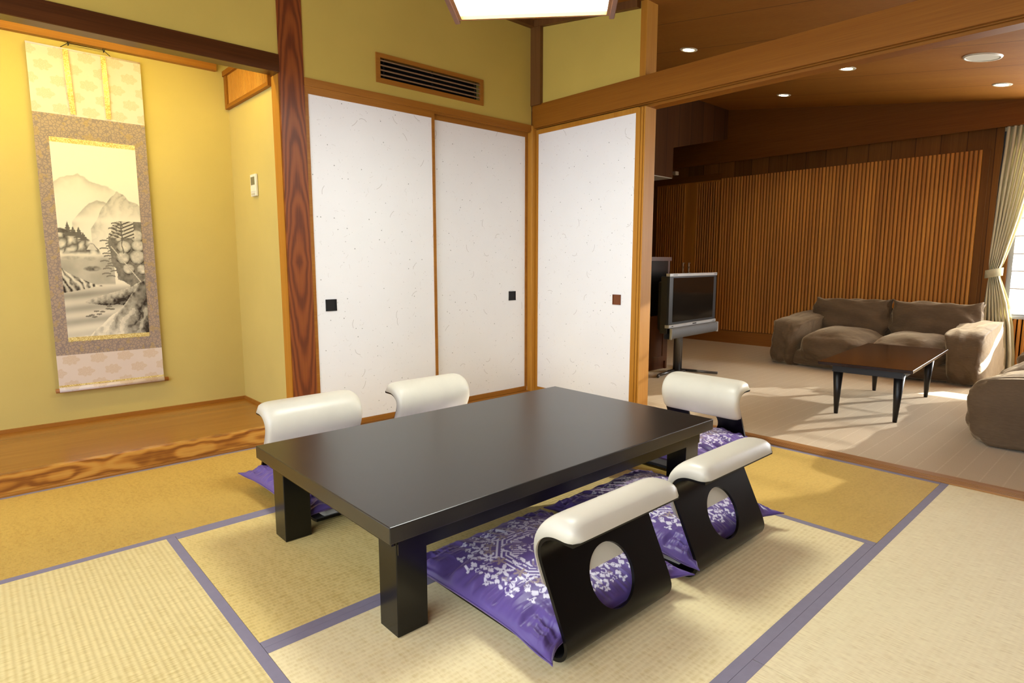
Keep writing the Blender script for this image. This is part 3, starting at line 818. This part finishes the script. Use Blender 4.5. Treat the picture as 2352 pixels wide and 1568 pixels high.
# ---- hanging scroll
def painting(u, v):
    """ink landscape; u left..right, t top..bottom -> darkness and paper tint"""
    t = 1-v; ink = np.zeros_like(u)
    N1 = fbm(u*9, t*22, 5, 1.0); N2 = fbm(u*26, t*60, 4, 2.0); N3 = fbm(u*4, t*9, 3, 3.0)
    def ridge(us, ts): return np.interp(u, us, ts)+(N1-.47)*.03
    # far mountain
    r = ridge([0, .08, .16, .22, .28, .34, .42, .55, .70, .8], [.195, .175, .160, .155, .143, .160, .176, .198, .228, .26])
    ink += .40*sstep(0, .006, t-r)*np.exp(-np.clip(t-r, 0, 1)/.045)*(u < .78)*(1-sstep(.6, .78, u))*(.7+.6*N1)
    # middle hills
    r = ridge([.1, .22, .3, .38, .48, .56, .62], [.43, .365, .325, .29, .272, .275, .30])
    ink += .42*sstep(0, .006, t-r)*np.exp(-np.clip(t-r, 0, 1)/.045)*((u > .17) & (u < .62))*(.6+.8*N1)
    r = ridge([.36, .5, .58, .66, .72, .8, .9, 1.0], [.44, .345, .29, .255, .232, .245, .275, .30])
    g = np.abs(np.sin((u*14+t*9)*2.2+N1*7))
    k = sstep(0, .005, t-r)*np.exp(-np.clip(t-r, 0, 1)/.075)*(u > .38)
    ink = np.maximum(ink, k*(.28+.5*(1-g)*N2+.2*N1))
    # mist
    ink *= 1-.85*np.exp(-((t-.385)/.02)**2)*(1-.2*N1)
    # left forest
    r = ridge([0, .08, .2, .3, .4, .46, .5], [.42, .43, .445, .47, .50, .54, .60])
    puff = np.abs(np.sin(u*25+N1*3))*np.abs(np.sin(t*62+u*9+N1*3))
    k = sstep(0, .008, t-r)*(1-sstep(.545, .575, t))*(u < .52)*(1-sstep(.44, .52, u))
    ink = np.maximum(ink, k*(.88-.75*puff*(t > .455)+.2*(N2-.5)))
    for cx_, tt, h in ((.11, .395, .075), (.17, .42, .05), (.235, .42, .06), (.28, .45, .04)):
        w_ = np.clip((t-tt)/h, 0, 1)*.05*(.7+.6*np.abs(np.sin(t*260)))
        ink = np.maximum(ink, .85*((np.abs(u-cx_) < w_) & (t < tt+h)))
    # valley haze and bushes
    k = sstep(.555, .60, t)*(1-sstep(.72, .76, t))*(u < .62)
    ink = np.maximum(ink, k*(.20+.42*N3+.15*N1))
    for cx_, cy_, a_, b_, s_ in ((.36, .64, .13, .018, .8), (.12, .585, .14, .014, .5), (.34, .59, .12, .016, .5)):
        k = np.exp(-(((u-cx_)/a_)**2+((t-cy_)/b_)**2)**2); ink = np.maximum(ink, k*s_*(.6+.8*N2))
    # hut roof
    k = (np.abs(u-.37) < .055-(.535-t)*1.5) & (t > .512) & (t < .54); ink = np.where(k, .12+.2*N2, ink)
    # river
    k = sstep(.715, .74, t); wv = .28+.18*np.sin(t*90+u*3)+.22*N3
    riv = wv*(1-.5*sstep(.9, 1, t)*(u < .5))
    ink = np.where(t > .72, np.maximum(ink*(1-k), riv*k), ink)
    # left white rock
    top = np.interp(u, [0, .06, .18, .30, .40, .48], [.635, .66, .685, .712, .728, .733]); bot = np.interp(u, [0, .2, .35, .48], [.765, .752, .738, .733])
    k = (t > top) & (t < bot) & (u < .46)
    st_ = np.abs(np.sin((u*26-t*34)*1.5+N1*5))
    ink = np.where(k, .10+.75*st_**3*(.5+N2)+.35*sstep(0, .11, t-top), ink)
    # right forest
    left = np.interp(t, [.375, .40, .45, .5, .55, .6, .65, .70, .73], [.74, .66, .60, .57, .58, .60, .66, .72, .85])+(N2-.47)*.05
    k = (u > left-.05*sstep(.6, .7, t)) & (t > .385) & (t < .76)
    dark = .80+.3*(N2-.5)
    for cx_, cy_, rr in ((.93, .465, .085), (.76, .525, .09), (.94, .52, .085), (.74, .585, .085), (.92, .58, .10), (.80, .645, .075), (.97, .648, .07), (.70, .48, .04)):
        d = np.hypot(u-cx_, (t-cy_)*2.55)/rr
        dark = np.where(d < 1, .22+.42*d**2*sstep(cy_-.02, cy_+.02, t)+.40*d**4+.6*(N2-.45), dark)
    pine = np.abs(np.sin(t*170+np.abs(u-.74)*30))
    dark = np.where((t < .475)&(u<.9), .30+.65*(pine < .55), dark)
    ink = np.where(k, dark, ink)
    for j in range(22):   # needle tufts on the left of the forest
        cx_ = .56+.05*math.sin(j*2.4)+.004*(j % 5)+(.12 if j < 6 else 0); cy_ = .395+.0135*j
        d = np.abs((t-cy_)-((u-cx_)**2)*1.6)
        ink = np.where((d < .0035) & (np.abs(u-cx_) < .055), .78, ink)
    tr = np.abs(u-(.60+(t-.52)*1.75)); ink = np.where((tr < .010) & (t > .52) & (t < .725), .2+.5*(tr > .006), ink)
    tr = np.abs(u-.745-(N1-.5)*.03); ink = np.where((tr < .007) & (t > .39) & (t < .56), .85, ink)
    # dark outcrop
    top = np.interp(u, [.24, .32, .45, .6, .7, .8, 1], [.815, .80, .785, .768, .755, .745, .70]); bot = np.interp(u, [.24, .36, .5, .62, .75, 1], [.822, .83, .84, .835, .845, .86])
    k = (t > top+(N2-.5)*.012) & (t < bot) & (u > .24)
    ink = np.where(k, .30+.6*sstep(0, .06, t-top)+.9*(N2-.5)+.12, ink)
    # foreground mass with light ridges
    top = np.interp(u, [.26, .34, .45, .55, .65, .74, .82, .9, 1], [1.0, .965, .925, .89, .865, .82, .775, .73, .70])+(N1-.47)*.02
    k = (t > top)
    q = np.abs(np.sin((u*1.9+t*2.6)*7.5+N1*3.2)); shd = .30+.55*sstep(.0, .35, u-.62)+.62*(1-q)**1.6*(.5+N2)-.42*(q > .86)*(t > .86)
    rim = np.exp(-((t-top)/.012)**2)*.35
    shd = .42+.55*(shd-.42)+.12*sstep(.5, 1, u)
    ink = np.where(k, shd*(1-.55*sstep(.93, 1.0, t)*(1-sstep(.55, .9, u)))-rim+.35*(N2-.5), ink)
    for cx_, cy_ in ((.36, .868), (.43, .872), (.30, .888), (.26, .893), (.39, .884), (.33, .898), (.52, .845), (.50, .857), (.55, .86)):
        ink = np.where(np.hypot((u-cx_)/.035, (t-cy_)/.0045) < 1, .8, ink)
    ink = np.where((np.hypot((u-.93)/.012, (t-.90)/.02) < 1) & (N2 > .5), .95, ink)
    ink = np.clip(ink, 0, 1)[..., None]
    paper = np.array(lin((236, 226, 204))[:3]); dk = np.array(lin((58, 50, 44))[:3])
    return paper*(1-ink)+dk*ink
M['roller_wood'] = wood('roller_brown_wood', (176, 116, 56), (140, 84, 34), 0, .6, .4)
t = empty('hanging_scroll', (-2.63, .80, .28), 0, 'tall hanging scroll with a grey ink landscape on the yellow alcove wall', 'hanging scroll')
SW = .258
def sheet(name, w0, w1, z0, z1, y, m, th=.0015):
    return box(name, (w0, y, z0), (w1, y+th, z1), m, t)
sheet('silk_panel', -SW, SW, 1.508, 1.852, .0, M['silk_light'])
sheet('brocade_border', -SW, SW, .208, 1.508, .0, M['brocade'])
sheet('silk_panel', -SW, SW, .012, .208, .0, M['silk_light'])
sheet('gold_band', -.197, .199, 1.362, 1.388, -.0015, M['gold'])
sheet('gold_band', -.197, .199, .282, .306, -.0015, M['gold'])
sheet('gold_band', -SW, SW, .030, .040, -.0008, M['gold'], .0008)
nu, nv = 200, 440
U, Vv = np.meshgrid(np.linspace(0, 1, nu), np.linspace(0, 1, nv), indexing='ij')
P = np.stack([-.197+.396*U, 0*U-.002, .306+1.056*Vv], -1)
gridmesh('ink_painting', P, M['painting'], t, smooth=False, colors=painting(U, Vv))
for xx, dx in ((-.092, .012), (.078, .004)):
    bm = bmesh.new(); N_ = 10; pts = [(xx+dx*(k/N_)**2, -.006-.02*math.sin(math.pi*k/N_)*.6, 1.85-.335*k/N_) for k in range(N_+1)]
    a = [bm.verts.new((p[0]-.012, p[1], p[2])) for p in pts]; b = [bm.verts.new((p[0]+.012, p[1], p[2])) for p in pts]
    for k in range(N_): bm.faces.new((a[k], b[k], b[k+1], a[k+1]))
    o = finish(bm, 'hanging_ribbon', M['gold'], t)
    sm_ = o.modifiers.new('s', 'SOLIDIFY'); sm_.thickness = .001
cyl('top_rod', (-SW, .0, 1.852), (SW, .0, 1.852), .005, M['silk_light'], t)
r_ = cyl('bottom_roller', (-.275, .0, .012), (.282, .0, .012), .0125, M['roller_wood'], t)
cyl('roller_cloth', (-SW, .0, .014), (SW, .0, .014), .014, M['silk_light'], t)
bm = bmesh.new()
for p, q in (((-.11, 0, 1.858), (-.076, 0, 1.885)), ((-.076, 0, 1.885), (.084, 0, 1.884)), ((.084, 0, 1.884), (.115, 0, 1.858))): addcyl(bm, p, q, .0018, n=8)
finish(bm, 'hanging_cord', M['black'], t)
for xx in (-.076, .084):
    h = empty('scroll_hook', (-2.63+xx, .80, 2.164), 0, 'small black hook holding the %s end of the scroll cord' % ('left' if xx < 0 else 'right'), 'hook', 'scroll hooks')
    bm = bmesh.new()
    for p, q in (((0, .01, .012), (0, 0, .0)), ((0, 0, .0), (0, -.002, -.012)), ((0, -.002, -.012), (.004, -.006, -.004)), ((.004, -.006, -.004), (.006, -.006, .006))): addcyl(bm, p, q, .0022, n=8)
    finish(bm, 'hook_wire', M['black'], h)
# ---- wall controller
t = empty('wall_controller', (-1.892, .432, 1.392), 0, 'white air conditioning controller with grey display on the alcove side wall', 'controller')
box('case', (-.014, -.043, 0), (0, .043, .128), M['white_plastic'], t, bev=.003, seg=2)
box('display', (-.0155, -.028, .066), (-.013, .030, .112), M['lcd'], t)
box('flap', (-.0165, -.036, .026), (-.013, .036, .056), M['white_plastic'], t, bev=.001)
for k in (-.02, 0, .02): box('button', (-.016, k-.007, .006), (-.013, k+.007, .018), M['off_white'], t)
# ---- vent grille
t = empty('vent_grille', (-.897, -.008, 2.066), 0, 'long wooden-framed black louvre grille above the sliding doors', 'air vent')
bm = bmesh.new(); w_ = .413; f_ = .028; h_ = .169
for a, b in (((-w_, 0, 0), (w_, .02, f_)), ((-w_, 0, h_-f_+.004), (w_, .02, h_)), ((-w_, 0, f_), (-w_+f_, .02, h_-f_+.004)), ((w_-f_, 0, f_), (w_, .02, h_-f_+.004))): addbox(bm, a, b)
finish(bm, 'frame', M['hinoki_x'], t)
box('dark_duct', (-w_+f_, .07, f_-.01), (w_-f_, .075, h_-f_+.01), M['black'], t)
M['louvre'] = plain('louvre_brown', (150, 118, 84), .5, .05, 8)
for k in range(4):
    z = f_+.014+k*.0275
    bm = bmesh.new(); vs_ = [(-w_+f_, .002, z), (w_-f_, .002, z), (w_-f_, .03, z+.012), (-w_+f_, .03, z+.012)]
    q = [bm.verts.new(p) for p in vs_]+[bm.verts.new((p[0], p[1], p[2]+.008)) for p in vs_]
    for f in ((0, 1, 2, 3), (7, 6, 5, 4), (0, 4, 5, 1), (1, 5, 6, 2), (2, 6, 7, 3), (3, 7, 4, 0)): bm.faces.new([q[i] for i in f])
    finish(bm, 'louvre', M['louvre'], t)
for xx in (-.355, .0, .355): box('louvre_bracket', (xx-.004, .012, f_), (xx+.004, .02, h_-f_), M['black'], t)

# ---- pendant lamp above the table
t = empty('ceiling_lamp', (-1.495, -1.505, 2.092), R(-47.3), 'square wooden-framed glowing white lamp hanging above the low table', 'lamp')
h_ = .335
box('light_panel', (-h_+.012, -h_+.012, .004), (h_-.012, h_-.012, .012), M['lamp_panel'], t)
bm = bmesh.new()
for a, b in (((-h_, -h_, -.012), (h_, -h_+.014, .045)), ((-h_, h_-.014, -.012), (h_, h_, .045)), ((-h_, -h_+.014, -.012), (-h_+.014, h_-.014, .045)), ((h_-.014, -h_+.014, -.012), (h_, h_-.014, .045))): addbox(bm, a, b)
finish(bm, 'frame', M['hinoki_x'], t)
M['rosewood'] = plain('lamp_rail_wood', (150, 96, 62), .45, .1, 20)
for s_ in (-1, 1):
    box('side_rail', (s_*h_, -h_-.03, -.016), (s_*(h_+.024), h_+.03, .05), M['rosewood'], t, bev=.003)
box('top_housing', (-h_+.014, -h_+.014, .03), (h_-.014, h_-.014, .06), M['off_white'], t)
cyl('hanging_rod', (0, 0, .06), (0, 0, cz(-1.505)-2.092), .009, M['black'], t)
# ---- downlights and ceiling speaker (follow the ceiling slope)
tilt = math.atan(CS)
def ceil_thing(name, x, y, label, cat, group=None):
    t = empty(name, (x, y, cz(y)), 0, label, cat, group); t.rotation_euler = (tilt, 0, 0); return t
def ringmesh(name, r0, r1, z0, z1, m, parent, n=36, prof=None):
    prof = prof or [(r0, z1), (r0, z0), (r1, z0), (r1, z1)]
    A = np.linspace(0, 2*math.pi, n+1)[:-1]
    P = np.array([[(r*math.cos(a), r*math.sin(a), z) for r, z in prof] for a in A])
    return gridmesh(name, P, m, parent, closed_u=True)
dls = [(1.109, -.595, 'round recessed ceiling light seen above the door beam, leftmost of the four', 9), (2.984, -.516, 'round recessed ceiling light nearest the dark plank end wall', 9),
       (2.107, -1.404, 'round recessed ceiling light just under the door beam edge', 9), (3.036, -2.244, 'round recessed ceiling light nearest the curtained window', 9)]
for x, y, lab, e in dls:
    t = ceil_thing('ceiling_downlight', x, y, lab, 'ceiling light', 'recessed ceiling lights in the lounge')
    ringmesh('trim_ring', .05, .066, -.006, .0, M['off_white'], t, prof=[(.047, .0), (.05, -.006), (.062, -.006), (.067, .0)])
    ringmesh('reflector', .0, .0, 0, 0, M['chrome'], t, prof=[(.048, -.004), (.035, -.0015), (.0, -.0012)])
    cyl('glowing_lens', (0, 0, -.003), (0, 0, -.005), .042, M['bulb'], t)
    light('downlight_beam', 'SPOT', (x, y, cz(y)-.03), (0, 0, -1), e, (1, .86, .62), spot_size=R(120), spot_blend=.8, shadow_soft_size=.04)
t = ceil_thing('ceiling_speaker', 2.084, -2.284, 'round off-white speaker grille set in the wooden ceiling', 'speaker')
ringmesh('rim', 0, 0, 0, 0, M['white_plastic'], t, prof=[(.095, .0), (.098, -.010), (.108, -.010), (.114, .0)])
cyl('grille', (0, 0, -.002), (0, 0, -.007), .097, M['off_white'], t)

# ---- television on stand
t = empty('television', (1.59, -.432, 0), R(4), 'flat television with black screen and silver bars on a floor stand', 'television')
zt = .905
box('body', (-.455, -.0, .40), (.425, .07, zt-.02), M['tv_dark'], t, bev=.006)
box('rear_housing', (-.40, .07, .42), (.40, .13, .84), M['black'], t, bev=.012)
box('bezel', (-.455, -.012, .475), (.425, .0, zt-.02), M['tv_dark'], t, bev=.003)
box('screen', (-.39, -.0135, .495), (.365, -.011, .870), M['screen'], t)
o = box('top_bar', (-.458, -.016, zt-.022), (.428, .02, zt+.003), M['silver'], t, bev=.002)
box('printed_mark', (-.40, -.0168, zt-.012), (-.33, -.0155, zt-.007), M['tv_dark'], o); box('printed_mark', (.36, -.0168, zt-.012), (.42, -.0155, zt-.007), M['tv_dark'], o)
o = box('control_bar', (-.458, -.020, .448), (.428, .02, .474), M['silver'], t, bev=.002)
box('printed_mark', (-.035, -.0212, .457), (.035, -.0195, .466), M['black'], o); box('printed_mark', (-.41, -.0212, .458), (-.385, -.0195, .464), M['black'], o); box('printed_mark', (.36, -.0212, .459), (.41, -.0195, .463), M['tv_dark'], o)
A = np.linspace(-.5, .5, 12)*math.pi*.9
P = np.array([[(x, -.02-.028*math.cos(a)**.8*0-.026*max(0, math.cos(a)), .400+.047*math.sin(a)) for a in A]+[(x, .03, .445), (x, .03, .355)] for x in np.linspace(-.447, .417, 8)])
gridmesh('speaker_grille', P, M['mesh_grey'], t, closed_v=True)
for s_ in (-1, 1): box('speaker_end_cap', (s_*.4365-.0195, -.05, .352), (s_*.4365-.0105, -.026, .448), M['silver'], t, bev=.004)
bm = bmesh.new(); addcyl(bm, (-.035, .12, .02), (-.035, .12, .62), .034, n=20); addcyl(bm, (.025, .125, .02), (.025, .125, .62), .022, n=16)
finish(bm, 'pole', M['steel'], t, smooth=True)
bm = bmesh.new()
addcyl(bm, (-.36, .12, .018), (-.02, .13, .018), .012, n=12); addcyl(bm, (.02, .13, .018), (.10, -.21, .018), .012, n=12); addcyl(bm, (-.40, .10, .012), (-.36, .12, .018), .012, n=12)
addbox(bm, (-.10, .06, .006), (.06, .18, .022), .004)
addcyl(bm, (.0, .13, .018), (.30, .30, .018), .012, n=12)
finish(bm, 'stand_feet', M['steel'], t, smooth=True)
# ---- cabinet behind the television
t = empty('cabinet', (1.30, .12, 0), 0, 'dark cabinet behind the television with black upper door and wooden lower door', 'cabinet')
bm = bmesh.new()
for a, b in (((-.40, -.23, 0), (.37, .25, .07)), ((-.40, -.245, 1.015), (.40, .25, 1.05)), ((-.40, -.245, .0), (-.37, .25, 1.015)), ((.345, -.245, .0), (.372, .25, 1.015)), ((-.37, -.2, .07), (.345, .25, 1.015))): addbox(bm, a, b)
finish(bm, 'body', M['cab_wood'], t)
box('upper_door', (-.368, -.245, .52), (.343, -.2, 1.013), M['black_lacquer'], t)
o = box('lower_door', (-.368, -.240, .075), (.343, -.2, .512), M['cab_wood'], t)
boxes('door_rim', [((-.368, -.247, .075), (.343, -.240, .125)), ((-.368, -.247, .46), (.343, -.240, .512)), ((-.368, -.247, .125), (-.32, -.240, .46)), ((.295, -.247, .125), (.343, -.240, .46))], M['cab_wood'], o)

# ---- sofas
def pillow(name, c, h, n_exp, parent, seed, rot=(0, 0, 0), wr=.012, pinch=.0, N=22, lean=0.0, dome=0.0):
    """soft cushion: rounded box grown from a subdivided cube, wrinkled by noise"""
    bm = bmesh.new(); bmesh.ops.create_cube(bm, size=2)
    bmesh.ops.subdivide_edges(bm, edges=bm.edges[:], cuts=N, use_grid_fill=True)
    Rm = Matrix.Rotation(rot[2], 3, 'Z') @ Matrix.Rotation(rot[1], 3, 'Y') @ Matrix.Rotation(rot[0], 3, 'X')
    for v in bm.verts:
        p = v.co; s_ = sum(abs(k)**n_exp for k in p)**(1/n_exp); q = p/s_
        mid = min(abs(p.x), 1)*min(abs(p.z), 1)
        nn = mnoise.noise(Vector((q.x*2.1+seed, q.y*2.1, q.z*2.1)))
        cre = abs(mnoise.noise(Vector((q.x*3.5+seed*3, q.y*3.5+5, q.z*9.0))))
        k = 1+nn*wr*4/max(.2, max(h))*.35-max(0, .10-cre)*wr*11
        q = Vector((q.x*h[0], q.y*h[1], q.z*h[2]))*k
        q.z += dome*h[2]*max(0, (1-(p.x**2)))*max(0, 1-p.y**2)*(1 if p.z > 0 else 0)
        if pinch:
            cr = (abs(p.x)*abs(p.z))**6
            q += Vector((math.copysign(pinch*cr, p.x), 0, math.copysign(pinch*cr*.9, p.z)))
        q.y += lean*(q.z/h[2])*h[1] if lean else 0
        v.co = Rm @ q + Vector(c)
    return finish(bm, name, M['velvet'], parent, smooth=True)
def sofa(loc, rz, W, D, label, seed, arm=.40):
    t = empty('sofa', loc, rz, label, 'sofa', 'brown two-seat sofas')
    a = .125
    pillow('base', (0, D*.5, .085), (W/2-.14, D*.47, .08), 7, t, seed, wr=.01)
    for s_ in (-1, 1):
        pillow('armrest', (s_*(W/2-a), D*.48, arm*.5+.025), (a+.012, D*.48, arm*.53), 5.2, t, seed+s_*3, rot=(R(4.5), s_*R(-4), 0), wr=.02, pinch=.02)
    sw = (W-4*a+.04)/4
    for s_ in (-1, 1):
        pillow('seat_cushion', (s_*sw*.98, D*.385, .175), (sw*1.02, D*.415, .165), 3.2, t, seed+5+s_, wr=.024, dome=.22)
        pillow('back_cushion', (s_*(sw*1.14), D*.72, .43), (sw*1.16, .13, .20), 3.6, t, seed+9+s_*2, rot=(R(-10), 0, s_*R(-1)), wr=.03, pinch=.055)
    pillow('back_frame', (0, D*.90, .26), (W/2-.12, .10, .25), 5, t, seed+14, wr=.01)
    return t
sofa((2.66, -1.50, 0), R(-90), 1.70, 1.05, 'brown velvet two-seat sofa against the slatted wall behind the coffee table', 1.3, arm=.43)
sofa((1.74, -2.60, 0), R(180), 1.80, 1.0, 'brown velvet sofa cut off by the right edge, seen from its side', 6.1, arm=.37)
# ---- coffee table
t = empty('coffee_table', (1.52, -2.01, 0), R(4), 'dark wooden coffee table on four tapered black legs in the lounge', 'coffee table')
box('tabletop', (-.62, -.265, .337), (.62, .265, .357), M['coffee_wood'], t, bev=.0015)
bm = bmesh.new()
for a, b in (((-.53, -.20, .285), (.53, -.185, .337)), ((-.53, .185, .285), (.53, .20, .337)), ((-.53, -.185, .285), (-.515, .185, .337)), ((.515, -.185, .285), (.53, .185, .337))): addbox(bm, a, b)
finish(bm, 'apron', M['coffee_black'], t)
for sx in (-1, 1):
    for sy in (-1, 1):
        cyl('leg', (sx*.497, sy*.17, 0), (sx*.490, sy*.175, .31), .012, M['coffee_black'], t, r1=.032, n=20)
# ---- curtain: pleated, tied at z=.9
def curtain():
    t = empty('curtain', (3.76, -2.2, .02), 0, 'long cream pleated curtain tied back beside the lounge window', 'curtain')
    zs_ = np.array([0, .15, .4, .62, .80, .845, .885, .925, .97, 1.1, 1.35, 1.7, 2.0, 2.18])
    lo = np.array([-.215, -.20, -.155, -.10, -.045, -.035, -.035, -.035, -.04, -.045, -.04, -.03, -.02, -.01])*1.0
    wd = np.array([.205, .20, .175, .14, .085, .07, .066, .07, .085, .105, .145, .195, .23, .245])
    nv_ = 120; nu_ = 161; z = np.linspace(0, 2.18, nv_)
    # centre and half width along y (image right = -y)
    cy = np.interp(z, zs_, [-.08, -.075, -.06, -.035, -.01, -.005, 0, 0, -.005, -.02, -.05, -.085, -.115, -.125])
    hw = np.interp(z, zs_, wd)*.62
    u = np.linspace(-1, 1, nu_)
    P = np.zeros((nu_, nv_, 3))
    for j in range(nv_):
        tie = math.exp(-((z[j]-.885)/.12)**2)
        amp = .042*(1-.6*tie)
        ph = u*math.pi*7.5+.7*np.sin(u*4)+.15*math.sin(z[j]*3)
        prof_ = np.sign(np.cos(ph))*np.abs(np.cos(ph))**.8
        P[:, j, 1] = cy[j]+u*hw[j]+.006*np.sin(ph*2)*(1-tie)
        P[:, j, 0] = -amp*prof_-.03*tie*np.sqrt(np.clip(1-u*u, 0, 1))
        P[:, j, 2] = z[j]+.004*np.sin(u*9)*(j == 0)
    gridmesh('cloth', P, M['curtain'], t)
    E_ = np.array([P[-1, ::3]+np.array([dx, -dy, 0]) for dx, dy in ((.004, .0), (.004, .018), (.008, .018), (.008, 0))])
    gridmesh('dark_lining_edge', E_, M['tv_dark'], t, closed_u=True)
    A = np.linspace(0, 2*math.pi, 33)[:-1]
    P = np.array([[((.060+o_)*math.cos(a)-.012, (.062+o_)*math.sin(a), .885+dz+.014*math.sin(a)*-1) for o_, dz in ((0, -.036), (.004, -.036), (.004, .036), (0, .036))] for a in A])
    gridmesh('tieback', P, M['tie'], t, closed_u=True, closed_v=True)
    return t
curtain()
# ---- roman blind
t = empty('roman_blind', (FX+.02, -3.40, .605), 0, 'sunlit white folded blind hanging in the lounge window', 'window blind')
bm = bmesh.new(); zz = 0; prof_ = []
ny = 2
for k in range(7):
    z0 = k*.158
    prof_ += [(z0, 0), (z0+.03, -.012), (z0+.12, -.004), (z0+.150, .0), (z0+.158, -.014)]
prof_.append((1.5, 0))
P = np.array([[(x, y, z) for z, x in prof_] for y in np.linspace(-1.12, 1.09, 14)])
gridmesh('cloth', P, M['shade'], t)
for k in range(1, 8): box('batten', (-.020, -1.12, k*.158-.005), (-.012, 1.09, k*.158+.005), M['bracket'], t)
